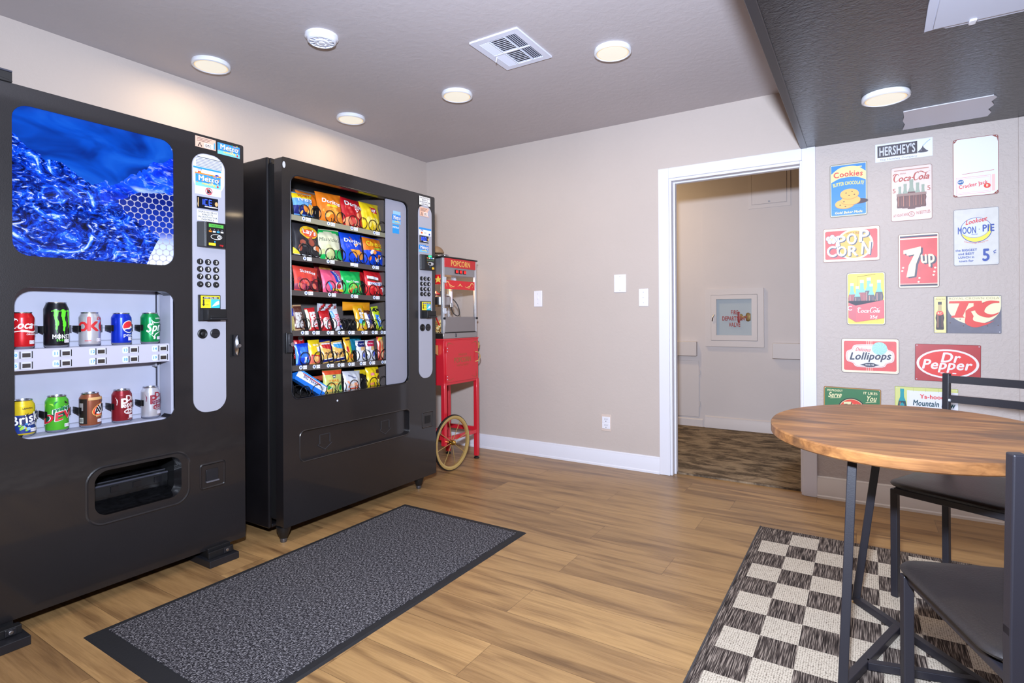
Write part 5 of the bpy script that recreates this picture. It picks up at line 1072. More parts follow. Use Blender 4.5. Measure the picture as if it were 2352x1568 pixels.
for (a, b, c, d, nm) in ((-w2 + .022, w2 - .022, d0 + .004, d0 + .007, 'front_glass'), (-w2 + .022, w2 - .022, d1_ - .008, d1_ - .005, 'rear_glass')):
    g = G(); g.box(a, b, c, d, 1.06 if nm[0] == 'f' else .945, 1.352, M_GLASS); fg = g.build(nm, pc, smooth=0)
    if nm[0] == 'f':
        g = G(); g.lay(y=d0 + .004); g.rect(-w2 + .012, w2 - .006, 1.254, 1.316, M((214, 36, 46), .35)); gl_ = M((240, 200, 120), .45)
        for s in (-1, 1):
            g.stroke(bez((s * .15, 1.272), (s * .162, 1.296), (s * .138, 1.304), (s * .12, 1.286), (s * .10, 1.278), (s * .075, 1.272), (s * .06, 1.28)), [.002, .006, .006, .005, .005, .004, .002], gl_); g.stroke(bez((s * .12, 1.286), (s * .115, 1.27), (s * .09, 1.268)), [.004, .002], gl_)
        g.stroke(bez((-.03, 1.276), (-.012, 1.282), (0, 1.292), (.012, 1.282), (.03, 1.276)), [.002, .006, .008, .006, .002], gl_); g.build('ornament_band', fg, smooth=0)
for x in (-w2 + .003, w2 - .006):
    g = G(); g.box(x, x + .003, d0 + .02, d1_ - .02, .945, 1.352, M_GLASS); sg = g.build('side_glass', pc, smooth=0)
    if x < 0:
        g = G(); sp_ = M((214, 30, 40), .35); g.box(x - .001, x, d0 + .022, d1_ - .022, 1.285, 1.352, sp_); sb_ = g.build('star_band', sg, smooth=0)
        st = [(.055 + .036 * (1 if k % 2 == 0 else .42) * sin(k * pi / 5), 1.318 + .028 * (1 if k % 2 == 0 else .42) * cos(k * pi / 5)) for k in range(10)]
        g = G(); g.prism(st, x - .002, x - .001, M((240, 200, 90), .4), ax='x'); g.build('gold_star', sg, smooth=0)
        g = G(); g.prism([(.04, 1.00), (.052, 1.0), (.085, 1.06), (.073, 1.06)], x - .0015, x - .0005, RED, ax='x'); g.build('red_stripe', sg, smooth=0)
g = G(); g.box(-w2 + .022, w2 - .022, d0, d0 + .008, .950, 1.058, M((150, 146, 148), .3, metal=.7)); g.box(-w2 + .02, w2 - .02, d0 - .003, d0 + .006, .945, .952, BLK); g.build('lower_panel', pc, bevel=.002)
for x in (-w2 + .01, w2 - .01): g = G(); g.lathe([(0, d0 - .014), (.008, d0 - .012), (.008, d0)], BLK2, 12, c=(x, 0, 1.048), ax='y'); g.build('hinge_knob', pc)
for z in (1.10, 1.315): g = G(); g.box(-w2 + .0, -w2 + .03, d0 - .008, d0 + .0, z - .02, z + .02, SILV); g.build('door_hinge', pc, bevel=.002)
g = G(); g.lathe([(.004, 1.352), (.014, 1.352), (.014, 1.16), (.004, 1.16)], M((226, 228, 236), .3), 16, c=(.035, .13, 0)); g.box(.015, .075, .11, .15, 1.30, 1.352, STEEL); g.lathe([(0, 1.16), (.020, 1.16), (.020, 1.13), (.012, 1.12), (0, 1.12)], CHROME, 16, c=(.035, .13, 0)); g.build('hanger_rod', pc)
g = G(); g.lathe([(0, 1.13), (.055, 1.13), (.075, 1.145), (.078, 1.20), (.070, 1.21), (0, 1.215)], CHROME, 32, c=(-.075, .14, 0)); g.box(-.02, .04, .125, .155, 1.185, 1.20, STEEL); kt = g.build('kettle', pc)
g = G(); g.lathe([(0, 1.215), (.03, 1.217), (.03, 1.226), (.012, 1.23), (0, 1.245)], M((170, 30, 40), .4), 18, c=(-.12, .14, 0)); g.box(-.11, -.02, .13, .15, 1.215, 1.222, BLK2); g.prism([(-.09, 1.222), (-.05, 1.222), (-.07, 1.25)], .138, .142, BLK2); g.build('kettle_lid', kt)
g = G(); g.tube(bez((.06, .13, 1.19), (.10, .12, 1.15), (.115, .11, 1.09), (.095, .11, 1.065), (.06, .12, 1.08), (.04, .13, 1.12), n=6), .004, BLK2, 8); g.build('power_cable', pc)
g = G(); random.seed(5)
for i in range(90):
    x, y = random.uniform(-w2 + .03, -.02), random.uniform(.04, .25); z = .952 + random.random() * (.10 * max(0, 1 - (x + .18) / .16)); rr_ = random.uniform(.010, .016)
    g.lathe([(0, z - rr_), (rr_ * .8, z - rr_ * .5), (rr_, z + rr_ * .1), (rr_ * .7, z + rr_ * .7), (0, z + rr_)], None or _mc.setdefault('pop', popcorn_mat()), 6, c=(x, y, 0))
o = g.build('popcorn_pile', pc); o['kind'] = 'stuff'
g = G(); g.lathe([(0, 1.345), (.028, 1.343), (.036, 1.32), (.030, 1.30), (0, 1.296)], M((255, 206, 120), .4, emit=3.0), 18, c=(-.13, .15, 0)); g.build('warming_bulb', pc)
l = bpy.data.lights.new('bulb_light', 'POINT'); l.energy = 1.2; l.color = (1, .66, .3); l.shadow_soft_size = .03; o = bpy.data.objects.new('bulb_light', l); COL.objects.link(o); o.parent = pc; o.location = (-.13, .15, 1.26)
g = G(); g.lathe([(0, .0), (.052, 0), (.060, .004), (.060, .010), (.050, .030), (.036, .044), (.018, .052), (0, .054)], M((140, 112, 84), .6, bmp=(80, .2)), 28)
tag(g.build('brown_lid', None, (.60, -.70, ZT + .0105)), 'small rounded brown lid resting on top of the popcorn machine', 'lid'); bpy.data.objects['brown_lid'].location = (.62, -.625, ZT + .036)

# ================================================================== tin signs on the rough wall (face -y)
def sign(name, x0, x1, z0, z1, paint, label, base=WHITE, r=.010, tilt=0.0, edge=None, cat='sign', holes=True):
    w, h = x1 - x0, z1 - z0
    g = G(); o = rr(-w / 2, w / 2, 0, h, r, 4); g.prism(o, -.0022, -.0002, edge or M((150, 140, 130), .4)); g.lay(y=-.0022, dk=.00018)
    e = .0022; g.poly(rr(-w / 2 + e, w / 2 - e, e, h - e, max(r - e, .002), 4), base); paint(g, w, h)
    if holes:
        for sx_ in (-1, 1):
            for z in (.008, h - .008): g.ell(sx_ * (w / 2 - .008), z, .0025, .0025, SILV, n=10)
    return tag(g.build(name, None, ((x0 + x1) / 2, -.0008, z0), (0, tilt, 0), smooth=0), label, cat, 'tin signs on the wall')
def frame(g, w, h, i, t, m, r=.008):
    o = rr(-w / 2 + i, w / 2 - i, i, h - i, r, 5); g.stroke(o, t, m, closed=True)
SRED = M((214, 58, 56), .42, var=.08, vs=30); SCRM = M((232, 222, 196), .45, var=.05, vs=30); RUST = M((140, 66, 48), .6)
def bottle(g, x, z, h, body, cap, neck, lw=.0):
    q = h
    pts = [(-.10, 0), (.10, 0), (.115, .05), (.10, .28), (.125, .42), (.10, .58), (.055, .72), (.048, .92), (-.048, .92), (-.055, .72), (-.10, .58), (-.125, .42), (-.10, .28), (-.115, .05)]
    g.poly([(x + a * q, z + b * q) for a, b in pts], body); g.poly([(x + a * q, z + b * q) for a, b in ((-.10, .585), (.10, .585), (.055, .72), (.048, .92), (-.048, .92), (-.055, .72))], neck); g.rect(x - .055 * q, x + .055 * q, z + .90 * q, z + q, cap); g.rect(x - .07 * q, x - .045 * q, z + .08 * q, z + .55 * q, M((170, 110, 90), .4)); g.rect(x + .05 * q, x + .065 * q, z + .1 * q, z + .5 * q, M((140, 80, 70), .4))
def s_cookies(g, w, h):
    bl = M((30, 128, 206), .42); pale = M((244, 226, 150), .42)
    g.rect(-w * .46, w * .46, h * .03, h * .97, bl); g.poly(bez((-w * .46, h * .66), (-w * .2, h * .73), (w * .2, h * .73), (w * .46, h * .66)) + bez((w * .46, h * .82), (w * .2, h * .93), (-w * .2, h * .93), (-w * .46, h * .82)), pale)
    g.text('Cookies', 0, h * .755, h * .10, M((206, 52, 60), .42), w=w * .78, bold=1, arc=2.2); g.text('BUTTER CHOCOLATE', 0, h * .595, h * .062, M((236, 220, 60), .42), w=w * .82, bold=1, arc=2.6)
    ck = M((240, 180, 90), .45); ce = M((206, 138, 56), .45); g.ell(w * .26, h * .27, w * .26, h * .05, M((70, 50, 60), .5))
    for x, z, rx, rz in ((-.10, .24, .26, .085), (.06, .30, .26, .085), (.03, .42, .25, .095)): g.ell(w * x, h * (z - .012), w * rx, h * rz, ce); g.ell(w * x, h * z, w * rx, h * rz, ck)
    random.seed(2)
    for x, z in ((-.06, .44), (.10, .46), (.02, .39), (.16, .40), (-.22, .22), (-.08, .19), (-.12, .28)): g.ell(w * x, h * z, w * .022, h * .010, BRN, n=8)
    g.stroke(bez((-w * .42, h * .145), (-w * .1, h * .12), (w * .2, h * .16), (w * .42, h * .13)), .002, SKY); g.text('Gold Baker Made', 0, h * .055, h * .042, pale, w=w * .74, bold=1, shear=.2); g.rect(w * .2, w * .36, h * .90, h * .92, pale)
sign('tin_sign', 3.028, 3.209, 1.614, 1.914, s_cookies, 'blue tin sign with yellow cookies lettering and a stack of cookies', M((190, 190, 170), .45), edge=M((90, 80, 60), .5))
def s_hersh(g, w, h):
    g.rect(-w * .46, w * .24, h * .24, h * .90, M((52, 44, 54), .42)); g.text("HERSHEY'S", -w * .11, h * .34, h * .46, M((208, 212, 228), .42), w=w * .64, bold=1); g.text('The Hershey Company', -w * .09, h * .065, h * .10, M((110, 112, 130), .42), w=w * .66)
    k = M((60, 56, 70), .42); g.poly([(w * .25, h * .30), (w * .42, h * .30), (w * .38, h * .40), (w * .345, h * .52), (w * .335, h * .64), (w * .32, h * .52), (w * .285, h * .40)], k); g.ell(w * .335, h * .30, w * .09, h * .06, k); g.stroke([(w * .335, h * .6), (w * .40, h * .78), (w * .46, h * .90)], .004, M((170, 190, 220), .4)); g.stroke([(w * .29, h * .40), (w * .32, h * .36)], .003, GREY)
sign('paper_sign', 3.247, 3.502, 1.896, 1.995, s_hersh, 'white chocolate company sign with a black name block, top of the sign wall', M((226, 232, 244), .45), r=.002, edge=M((214, 218, 228), .5), holes=False)
def s_ccbott(g, w, h):
    rd = M((176, 72, 66), .45); coke_script(g, -w * .42, h * .735, h * .115, rd, 2); g.text('DRINK', -w * .2, h * .865, h * .022, rd); g.rect(-w * .42, w * .42, h * .93, h * .945, M((190, 130, 120), .5)); g.text('5', -w * .42, h * .53, h * .08, rd); g.text('5', w * .42, h * .53, h * .08, rd)
    bb = M((96, 56, 54), .42); nk = M((146, 160, 146), .42)
    for x, z, s in ((-.28, .24, .40), (.28, .24, .40), (-.15, .23, .45), (.15, .23, .45), (0, .21, .54)): bottle(g, w * x, h * z, h * s, bb, nk, nk)
    g.rect(-w * .36, w * .36, h * .455, h * .50, M((150, 122, 116), .45)); g.text('AT FOUNTAINS', -w * .26, h * .085, h * .045, rd, w=w * .36, rot=.1); g.text('IN BOTTLES', w * .28, h * .11, h * .05, rd, w=w * .34, rot=.06); g.ring(0, h * .115, w * .07, w * .07, .002, rd); g.text('C', 0, h * .098, h * .036, rd)
sign('tin_sign', 3.318, 3.499, 1.563, 1.855, s_ccbott, 'cream tin sign with five cola bottles and red script', M((222, 208, 202), .45, var=.05, vs=20), edge=M((150, 110, 100), .5))
def s_crack(g, w, h):
    g.poly([(-w * .5 + .003, h - .003), (-w * .5 + .003, h * .93), (-w * .44, h * .955), (-w * .40, h - .003)], RUST); g.poly([(w * .5 - .003, h - .003), (w * .5 - .003, h * .88), (w * .46, h * .95), (w * .36, h - .003)], RUST); g.poly([(-w * .5 + .003, .003), (-w * .5 + .003, h * .05), (-w * .38, .003)], RUST); g.poly([(w * .5 - .003, .003), (w * .5 - .003, h * .07), (w * .40, h * .02), (w * .36, .003)], RUST)
    pk = M((232, 140, 140), .45); frame_pts = [(-w * .43, h * .045), (w * .32, h * .045), (w * .32, h * .33), (-w * .43, h * .33)]
    g.stroke(frame_pts, .0018, pk, closed=True); g.stroke([(-w * .40, h * .07), (w * .29, h * .07), (w * .29, h * .305), (-w * .40, h * .305)], .0012, pk, closed=True); g.rect(w * .35, w * .42, h * .06, h * .34, M((240, 196, 190), .45))
    g.text('Cracker Jack', -w * .05, h * .165, h * .062, M((222, 76, 66), .45), w=w * .64, bold=1, rot=.14); g.ell(-w * .33, h * .255, w * .068, w * .068, M((40, 96, 160), .45)); g.text('NET', -w * .33, h * .245, h * .024, WHITE, bold=1); g.ell(w * .25, h * .155, w * .075, w * .068, M((224, 64, 44), .45)); g.text('8', w * .25, h * .137, h * .04, CREAM, bold=1); g.stroke([(-w * .30, h * .385), (w * .4, h * .41)], .002, M((200, 110, 100), .5))
sign('tin_sign', 3.586, 3.768, 1.663, 1.963, s_crack, 'white caramel popcorn tin sign with rusty corners at the top right', M((228, 232, 244), .42), edge=RUST, r=.014)
def s_pop(g, w, h):
    g.rect(-w * .475, w * .475, h * .05, h * .95, SCRM); g.poly(rr(-w * .46, w * .46, h * .08, h * .92, .008), SRED); g.ell(w * .06, h * .5, w * .33, h * .45, SCRM, n=40); g.ell(w * .06, h * .5, w * .29, h * .40, M((238, 176, 70), .45), n=40); g.text('HOT & FRESH', w * .06, h * .80, h * .06, BRN, w=w * .28, arc=3.2)
    for dx, dz, m in ((.008, -.008, M((70, 78, 100), .45)), (0, 0, M((232, 232, 236), .42))):
        a = .004 if m is not WHITE else 0
        for t, x, z, hh, rt in (('P', -.17, .47, .30, .08), ('O', .02, .51, .30, .0), ('P', .22, .56, .34, -.06), ('C', -.33, .17, .30, .1), ('O', -.16, .17, .28, 0), ('R', .03, .17, .28, 0), ('N', .26, .20, .36, -.08)):
            g.text(t, w * x + dx * .6, h * z + dz * .6, h * hh, m, bold=1, rot=rt, w=w * .19)
            g.k -= 1
        g.k += 1
    for x, z in ((-.40, .70), (-.33, .74), (-.28, .68), (-.37, .62), (-.31, .62)): g.ell(w * x, h * z, w * .05, h * .085, M((70, 78, 100), .45), n=14); g.ell(w * x, h * z, w * .044, h * .075, WHITE, n=14)
    g.ell(-w * .34, h * .675, w * .02, h * .03, M((240, 200, 140), .45))
sign('tin_sign', 2.992, 3.266, 1.358, 1.550, s_pop, 'red and yellow pop corn tin sign with puffy white letters', SCRM, edge=M((140, 90, 80), .5))
def s_7up(g, w, h):
    g.rect(-w * .46, w * .46, h * .02, h * .98, SCRM); g.rect(-w * .455, w * .455, h * .035, h * .965, M((206, 62, 62), .42, var=.1, vs=14)); g.rect(-w * .455, w * .455, h * .935, h * .965, M((56, 58, 84), .45)); g.rect(-w * .455, w * .455, h * .90, h * .925, SCRM); g.rect(-w * .455, w * .455, h * .035, h * .065, M((44, 46, 66), .45)); g.rect(-w * .455, w * .455, h * .072, h * .082, SCRM)
    sh = M((70, 66, 84), .45); cr_ = M((236, 228, 180), .42)
    for dx, dz, m in ((.014, -.010, sh), (0, 0, cr_)):
        X = lambda a: w * a + dx * .6; Zz = lambda b: h * b + dz * .6
        g.poly([(X(-.37), Zz(.70)), (X(.06), Zz(.76)), (X(.06), Zz(.66)), (X(-.06), Zz(.44)), (X(-.10), Zz(.22)), (X(-.30), Zz(.20)), (X(-.24), Zz(.42)), (X(-.10), Zz(.62)), (X(-.28), Zz(.60)), (X(-.30), Zz(.64)), (X(-.37), Zz(.63))], m); g.text('up', X(.23), Zz(.46), h * .22, m, bold=1, w=w * .36, rot=.04)
    for x, z in ((-.38, .38), (-.40, .32), (.40, .36), (.38, .29), (.36, .23), (.02, .18), (.0, .11)): g.ell(w * x, h * z, w * .028, w * .028, SCRM, n=12)
sign('tin_sign', 3.349, 3.527, 1.199, 1.490, s_7up, 'red upright soda tin sign with a big cream number seven', SCRM, edge=M((110, 70, 60), .5))
def s_moon(g, w, h):
    bl = M((40, 70, 160), .42); rd = M((210, 56, 54), .42); g.ell(0, h * .62, w * .345, w * .345, M((212, 218, 228), .45), n=40); ye = M((240, 224, 70), .42)
    oc = [(w * .34 * cos(radians(a)), h * .62 + w * .34 * sin(radians(a))) for a in range(192, 385, 8)]; ic = bez((w * .30, h * .70), (w * .24, h * .56), (w * .05, h * .49), (-w * .16, h * .50), (-w * .33, h * .575))
    g.poly(oc + ic[:-1], ye); g.stroke(oc, .0022, bl); g.stroke(ic, .0015, bl); g.ring(0, h * .62, w * .345, w * .345, .0022, bl, n=48); g.text('MOON', -w * .20, h * .565, h * .115, bl, w=w * .42, bold=1); g.text('PIE', w * .27, h * .585, h * .115, bl, w=w * .27, bold=1); g.ell(w * .07, h * .63, .002, .002, bl)
    g.text('Lookout', 0, h * .745, h * .075, rd, w=w * .48, bold=1, shear=.35, rot=.18); g.text('BRAND', -w * .03, h * .535, h * .018, bl); g.text('Chattanooga Bakery Inc', 0, h * .385, h * .022, rd, w=w * .56, arc=-8.0)
    for i, t in enumerate(('the BIGGEST', 'and BEST', 'LUNCH in', 'town for')): g.text(t, -w * .22, h * (.255 - .063 * i), h * .036, bl, w=w * (.48, .36, .36, .32)[i], bold=1)
    g.text('5', w * .22, h * .075, h * .20, bl, bold=1, w=w * .19); g.text('¢', w * .40, h * .20, h * .07, bl, bold=0)
sign('tin_sign', 3.587, 3.768, 1.307, 1.599, s_moon, 'pale tin sign with a yellow crescent and blue five cent lettering', M((208, 208, 206), .45, var=.05, vs=30), edge=M((130, 130, 140), .5), r=.008)
def s_crate(g, w, h):
    g.rect(-w * .47, w * .47, h * .02, h * .98, M((226, 206, 70), .45, var=.08, vs=25)); bb = M((58, 40, 52), .42); nk = M((110, 190, 180), .42); rb = M((150, 50, 56), .42)
    for x, z, s, b in ((.08, .30, .60, bb), (.34, .30, .55, bb), (-.10, .28, .58, rb), (-.36, .28, .52, rb), (.14, .28, .50, bb), (-.22, .26, .48, bb)): bottle(g, w * x, h * z, h * s, b, M((226, 220, 214), .4), nk)
    g.rect(-w * .46, w * .46, h * .37, h * .46, M((46, 44, 60), .5)); g.poly([(-w * .46, h * .43), (-w * .26, h * .37), (-w * .26, h * .055), (-w * .46, h * .14)], M((200, 90, 100), .45)); g.poly([(-w * .26, h * .37), (w * .47, h * .47), (w * .47, h * .13), (-w * .26, h * .055)], M((218, 92, 98), .45)); wt = M((244, 226, 226), .42)
    coke_script(g, -w * .20, h * .235, h * .075, wt, 2); g.text('25¢', w * .20, h * .125, h * .055, wt, bold=1); g.stroke([(-w * .22, h * .70), (-w * .22, h * .92), (w * .25, h * .96)], .0015, M((130, 120, 60), .5)); g.text('C', -w * .42, h * .28, h * .08, wt, bold=1)
sign('tin_sign', 3.108, 3.290, 1.000, 1.293, s_crate, 'yellow tin sign with a red six-bottle cola crate', SCRM, edge=M((70, 60, 50), .5), r=.012)
def s_rc(g, w, h):
    cr_ = M((236, 230, 190), .45); ye = M((238, 222, 150), .45); sl = M((112, 112, 126), .5, var=.15, vs=12); rd = M((220, 70, 62), .42)
    g.rect(-w * .5 + .003, -w * .31, h * .01, h * .99, ye); g.rect(-w * .31, -w * .29, h * .01, h * .99, M((60, 60, 70), .5)); g.rect(-w * .29, w * .497, h * .01, h * .99, sl); g.poly([(-w * .285, h * .98), (w * .494, h * .98)] + [(w * .105 + w * .39 * cos(radians(a)), h * .72 + h * .48 * sin(radians(a))) for a in range(0, -181, -9)], cr_)
    bottle(g, -w * .405, h * .09, h * .76, M((48, 30, 34), .42), M((60, 50, 46), .4), M((190, 170, 120), .42)); g.ell(-w * .405, h * .54, w * .055, h * .06, M((224, 60, 50), .4)); g.text('RC', -w * .405, h * .515, h * .05, cr_, bold=1); g.text('America', -w * .40, h * .91, h * .03, BRN, w=w * .14, shear=.3); g.text('ROYAL CROWN COLA', w * .10, h * .90, h * .055, M((170, 160, 120), .5), w=w * .74)
    P = lambda *q: [(w * a, h * b) for a, b in q]
    g.poly(P((-.27, .80), (.22, .80), (.22, .86), (-.26, .86)), rd); g.poly(P((-.10, .84), (.04, .84), (-.06, .46), (-.03, .42), (-.24, .42), (-.22, .47), (-.18, .48)), rd); g.poly(P(*bez((.10, .84), (.24, .80), (.20, .66), (.06, .58), n=5), *bez((.10, .46), (.10, .34), (.26, .28), (.40, .34), n=5), *bez((.30, .24), (.12, .16), (-.02, .26), (-.02, .44), n=5), (-.02, .60), (.03, .66), (.10, .72)), rd)
    g.poly(P(*bez((.47, .84), (.32, .86), (.18, .76), (.12, .62), (.18, .48), (.32, .42), (.44, .50), n=5), *bez((.47, .56), (.36, .50), (.26, .56), (.28, .68), (.36, .78), (.47, .80), n=5)), rd)
    for x, z in ((.24, .8), (-.1, .38), (-.05, .2), (.3, .2), (.45, .22), (-.25, .28)): g.ell(w * x, h * z, .0028, .0022, BRN, n=8)
sign('tin_sign', 3.502, 3.775, .958, 1.152, s_rc, 'cream and grey cola tin sign with large red initials and a small bottle', M((230, 224, 180), .45), r=.004, edge=M((90, 90, 100), .5))
def s_lolli(g, w, h):
    g.rect(-w * .475, w * .475, h * .04, h * .96, SCRM); g.poly(rr(-w * .455, w * .455, h * .075, h * .925, .008), M((216, 84, 84), .45, var=.08, vs=20)); pl = M((224, 222, 222), .42); nv2 = M((44, 50, 72), .45)
    for i in range(4): x = -w * .05 + i * w * .03; g.rect(x - .001, x + .001, h * .06, h * .94, SCRM)
    sh = [(-.40, .5), (-.38, .62), (-.30, .68), (-.22, .80), (.22, .80), (.30, .68), (.38, .62), (.40, .5), (.38, .36), (.28, .30), (.20, .20), (-.20, .20), (-.28, .30), (-.38, .36)]
    q = bez(*[(w * a, h * b) for a, b in sh + sh[:1]], n=4); g.poly([(x * 1.05, h * .5 + (z - h * .5) * 1.07) for x, z in q[:-1]], pl); g.stroke([(x * 1.0, h * .5 + (z - h * .5) * 1.0) for x, z in q[:-1]], .0016, M((216, 120, 116), .45), closed=True)
    g.text('Delicious', -w * .12, h * .635, h * .10, M((214, 84, 80), .45), w=w * .26, shear=.3, bold=1, rot=-.04); tl = M((150, 206, 196), .42); cx, cz, r0 = w * .17, h * .72, w * .13
    g.stroke([(cx, cz - r0), (cx - w * .03, h * .35)], .003, M((232, 214, 170), .45)); g.ell(cx, cz, r0, r0, tl, n=36)
    for k in range(10):
        a = k * pi / 5; g.stroke([(cx + r0 * t * cos(a + 1.1 * t), cz + r0 * t * sin(a + 1.1 * t)) for t in (.12, .4, .7, .98)], [.0006, .0022], M((186, 226, 218), .42))
    g.text('Lollipops', 0, h * .40, h * .20, nv2, w=w * .72, bold=1, shear=.28, rot=.03); g.ell(0, h * .245, w * .11, h * .062, nv2, n=24); g.poly([(-w * .17, h * .245), (-w * .05, h * .29), (-w * .05, h * .20)], nv2); g.poly([(w * .17, h * .245), (w * .05, h * .29), (w * .05, h * .20)], nv2); g.text('SINCE 1928', 0, h * .225, h * .04, pl, w=w * .15, bold=1)
sign('tin_sign', 3.080, 3.351, .731, .924, s_lolli, 'red lollipops tin sign with a mint green swirl', SCRM, edge=M((90, 60, 60), .5), r=.012)
def s_drp(g, w, h):
    wh = M((232, 226, 232), .42); rd = M((222, 58, 52), .42); g.ell(0, h * .48, w * .475, h * .39, wh, n=48); g.ell(0, h * .48, w * .435, h * .345, rd, n=48); g.text('Dr', w * .04, h * .525, h * .25, wh, bold=1, w=w * .30, shear=.2); g.text('Pepper', -w * .02, h * .335, h * .25, wh, bold=1, w=w * .76, shear=.2)
    for x in (-.085, .095): g.rect(w * x - .004, w * x + .012, h * .22, h * .245, wh)
sign('tin_sign', 3.419, 3.693, .703, .899, s_drp, 'dark red soda tin sign with a large red and white oval', M((176, 52, 54), .4, var=.06, vs=14), r=.006, edge=M((120, 40, 40), .5), tilt=.012)
def s_7g(g, w, h):
    cr_ = M((226, 220, 170), .42); g.poly(rr(-w * .48, w * .48, h * .03, h * .97, .006), M((44, 112, 66), .42, var=.06, vs=14)); g.text('WE PROUDLY', -w * .30, h * .865, h * .06, cr_, w=w * .28, bold=1); g.text('Serve', -w * .30, h * .70, h * .14, cr_, w=w * .24, bold=1, shear=.3, rot=.06); g.stroke([(-w * .38, h * .665), (-w * .20, h * .69)], .003, cr_); g.text('IT LIKES', w * .32, h * .84, h * .065, cr_, w=w * .24, bold=1); g.text('You', w * .33, h * .65, h * .15, cr_, w=w * .18, bold=1, shear=.3, rot=.06); g.stroke(bez((w * .24, h * .60), (w * .30, h * .62), (w * .42, h * .64)), .003, cr_)
    g.ell(0, h * .36, w * .245, w * .245, INK, n=40); g.ell(0, h * .36, w * .225, w * .225, cr_, n=40); g.ell(0, h * .36, w * .215, w * .215, M((222, 66, 48), .42), n=40)
    P = lambda dx, dz, *q: [(w * a + dx, h * b + dz) for a, b in q]; sv_ = ((-.14, .58), (-.01, .60), (-.01, .55), (-.07, .40), (-.07, .28), (-.14, .28), (-.12, .42), (-.07, .53), (-.14, .52))
    g.poly(P(.003, -.003, *sv_), INK); g.poly(P(0, 0, *sv_), cr_); g.text('UP', w * .085, h * .40, h * .14, cr_, bold=1, w=w * .16)
sign('tin_sign', 2.989, 3.266, .450, .645, s_7g, 'green soda tin sign with a red disc, partly hidden by the table', M((176, 130, 60), .5), r=.008, edge=M((120, 80, 40), .5), tilt=.012)
def s_mtd(g, w, h):
    tl = M((20, 150, 160), .42); dkt = M((20, 70, 80), .45); g.rect(-w * .30, w * .497, h * .40, h * .90, M((222, 224, 236), .42)); 
    for i in range(5): g.rect(-w * .4 + i * w * .2, -w * .4 + i * w * .2 + .0012, h * .02, h * .98, M((176, 180, 110), .5))
    g.rect(-w * .26, w * .497, h * .44, h * .88, M((226, 228, 240), .42)); bottle(g, -w * .38, h * .12, h * .82, dkt, tl, tl); g.poly([(-w * .42, h * .2), (-w * .34, h * .2), (-w * .345, h * .5), (-w * .38, h * .56), (-w * .415, h * .5)], tl)
    g.text('Ya-hooo!', w * .12, h * .70, h * .11, M((224, 60, 44), .42), w=w * .42, bold=1); g.text('Mountain Dew', w * .12, h * .49, h * .15, dkt, w=w * .66, bold=1, shear=.1, rot=-.02); g.ell(w * .18, h * .30, w * .06, h * .1, dkt)
sign('tin_sign', 3.330, 3.602, .474, .667, s_mtd, 'pale green soda tin sign with a teal bottle, behind the chair back', M((208, 212, 130), .45), r=.003, edge=M((150, 160, 90), .5))

# ================================================================== floor coverings
r = empty('floor_mat', (.99, -2.885, 0), 'long charcoal ribbed entrance mat with a black rubber border in front of the machines', 'mat')
L, Wm = 1.537, .80
g = G(); o = [(0, 0), (Wm, 0), (Wm, L), (0, L)]; b1, b2 = .034, .062
I = [(b1, b2), (Wm - b1, b2), (Wm - b1, L - .04), (b1, L - .04)]
g.add([(x, y, 0) for x, y in o] + [(x + (.008 if x == 0 else -.008), y + (.008 if y == 0 else -.008), .006) for x, y in o] + [(x, y, .007) for x, y in I] + [(x, y, 0) for x, y in I], [(i + 4 * k, (i + 1) % 4 + 4 * k, (i + 1) % 4 + 4 * k + 4, i + 4 * k + 4) for k in (0, 1, 2) for i in range(4)], RUBBER); g.build('rubber_border', r, smooth=0)
g = G(); g.box(I[0][0] - .001, I[1][0] + .001, I[0][1] - .001, I[2][1] + .001, 0, .009, mat_fibre()); g.build('mat_pile', r, smooth=0)
r = empty('area_rug', (2.745, -.675, 0), 'flat woven rug with a black and cream checkerboard under the table', 'rug')
g = G(); g.box(.006, .973, -2.22, 0.0, 0, .006, rug_mat()); g.build('rug_weave', r, smooth=0)
g = G(); bm_ = M((70, 66, 66), .9, bmp=(300, .5))
for i in range(2): x = (.003, .976)[i]; g.tube([(x, -2.22 + k * .0148, .0042 + .0008 * (k % 2)) for k in range(151)], .0040, bm_, 6)
g.build('bound_edge', r)

# ================================================================== table
tb = empty('bistro_table', (3.311, -1.515, .0085), 'round bistro table with a rustic brown wood top and black metal legs', 'table')
g = G(); g.lathe([(0, .661), (.386, .661), (.3905, .665), (.3905, .691), (.387, .6955), (0, .6955)], wood_top(), 96); g.build('table_top', tb, rot=(.038, -.010, 0), smooth=30)
B_, A_, D_, T_ = (-.151, .215), (-.176, -.365), (.239, -.255), (-.031, .069); s = .024
def leg_to(p, q): g = G(); g.bar((p[0], p[1], .012), (q[0], q[1], .664), s, s, FRAME, up=(0, 1, 0)); return g.build('leg', tb, smooth=0, bevel=.002)
leg_to(B_, (-.072, .118)); leg_to(A_, (-.150, -.296)); leg_to(D_, (.226, -.236))
g = G(); g.bar((*B_, .0125), (*D_, .0125), s, s, FRAME); g.build('floor_bar', tb, smooth=0, bevel=.002)
g = G(); g.bar((*A_, .0125), (*T_, .0125), s, s - .001, FRAME); g.build('floor_bar', tb, smooth=0, bevel=.002)
g = G(); g.bar((-.118, -.215, .0125), (.145, -.150, .0125), s, s - .001, FRAME); g.build('cross_brace', tb, smooth=0, bevel=.002)
g = G(); g.bar((-.072, .118, .655), (.226, -.236, .655), s, .012, FRAME); g.bar((-.150, -.296, .655), (.03, -.0, .655), s, .012, FRAME); g.build('top_support', tb, smooth=0)
for x, y in (B_, A_, D_): g = G(); g.lathe([(0, 0), (.012, 0), (.012, .002), (0, .002)], BRASS, 10, c=(x, y, -.001)); g.build('glide', tb)

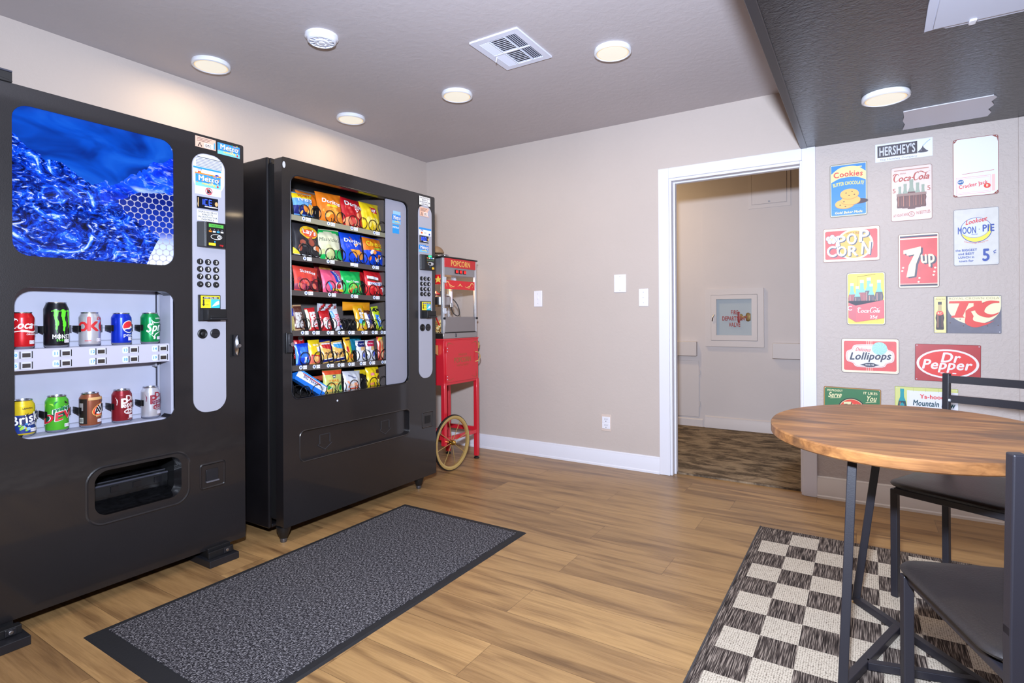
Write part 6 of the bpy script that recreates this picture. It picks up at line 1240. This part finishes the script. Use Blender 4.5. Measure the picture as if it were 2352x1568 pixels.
# ================================================================== chairs (front faces -y)
def make_chair(label):
    c = empty('dining_chair', (0, 0, 0), label, 'chair', group='black metal chairs'); t = .024; hw = .19; yf, yb = -.207, .207; sh = .43
    for x in (-hw, hw):
        g = G(); g.bar((x, yf, 0), (x, yf, sh - .028), t, t, FRAME, up=(0, 1, 0)); l = g.build('front_leg', c, smooth=0, bevel=.003)
        g = G(); g.bar((x, yb, 0), (x, yb + .0, .50), t, t, FRAME, up=(0, 1, 0)); g.bar((x, yb, .48), (x, yb + .012, .808), t, t, FRAME, up=(0, 1, 0)); g.build('rear_leg', c, smooth=0, bevel=.003)
        for z in (.70, .56):
            g = G(); g.lathe([(0, -.007), (.005, -.006), (.006, 0)], SILV, 10, c=(0, yb - .002, z), ax='x'); bo = g.build('bolt', c); bo.location = (x - (hw and (1 if x > 0 else -1)) * .012, 0, 0); bo.scale = (1 if x > 0 else -1, 1, 1)
    g = G(); g.bar((-hw, yf, sh - .034), (hw, yf, sh - .034), t, t, FRAME); g.bar((-hw, yb, sh - .034), (hw, yb, sh - .034), t, t, FRAME)
    for x in (-hw + .004, hw - .004): g.bar((x, yf, sh - .036), (x, yb, sh - .036), t * .7, t * .8, FRAME)
    g.build('seat_frame', c, smooth=0, bevel=.003)
    # cushioned seat: rounded front corners, soft edge
    o = rr(-hw - .022, hw + .022, yf - .034, yb - .014, .060, 8); cy = (yf + yb) / 2; g = G(); n = len(o)
    lv = ((.93, sh - .022), (.985, sh - .014), (1.0, sh - .008), (.985, sh - .002), (.94, sh + .002), (.8, sh + .006), (.4, sh + .009))
    vs = [(x * k, cy + (y - cy) * k, z) for k, z in lv for x, y in o] + [(0, cy, sh + .010), (0, cy, sh - .022)]
    fs = [(i * n + j, i * n + (j + 1) % n, (i + 1) * n + (j + 1) % n, (i + 1) * n + j) for i in range(len(lv) - 1) for j in range(n)] + [((len(lv) - 1) * n + j, (len(lv) - 1) * n + (j + 1) % n, len(lv) * n) for j in range(n)] + [((j + 1) % n, j, len(lv) * n + 1) for j in range(n)]
    g.add(vs, fs, LEATHER); g.build('seat', c, smooth=50)
    for z0, z1 in ((.770, .800), (.690, .720)):
        g = G(); n = 14
        pts = lambda y, z: [(-hw + .011 + (2 * hw - .022) * i / n, y + .014 * sin(pi * i / n), z) for i in range(n + 1)]
        a, b, c2, d = pts(yb + .001, z0), pts(yb + .013, z0), pts(yb + .013, z1), pts(yb + .001, z1); vs = a + b + c2 + d; k = n + 1
        g.add(vs, [(i + q * k, i + 1 + q * k, i + 1 + ((q + 1) % 4) * k, i + ((q + 1) % 4) * k) for q in range(4) for i in range(n)] + [(0, k, 2 * k, 3 * k), (n, n + k, n + 2 * k, n + 3 * k)], FRAME); g.build('back_rail', c, smooth=30)
    return c
ch = make_chair('black metal chair on the far side of the table, back towards the signs')
ch.location = (3.548, -1.066, .006); ch.rotation_euler.z = radians(-27)
dup(ch, (3.525, -2.120, .006), radians(199.1), 'black metal chair nearest the camera at the bottom right')
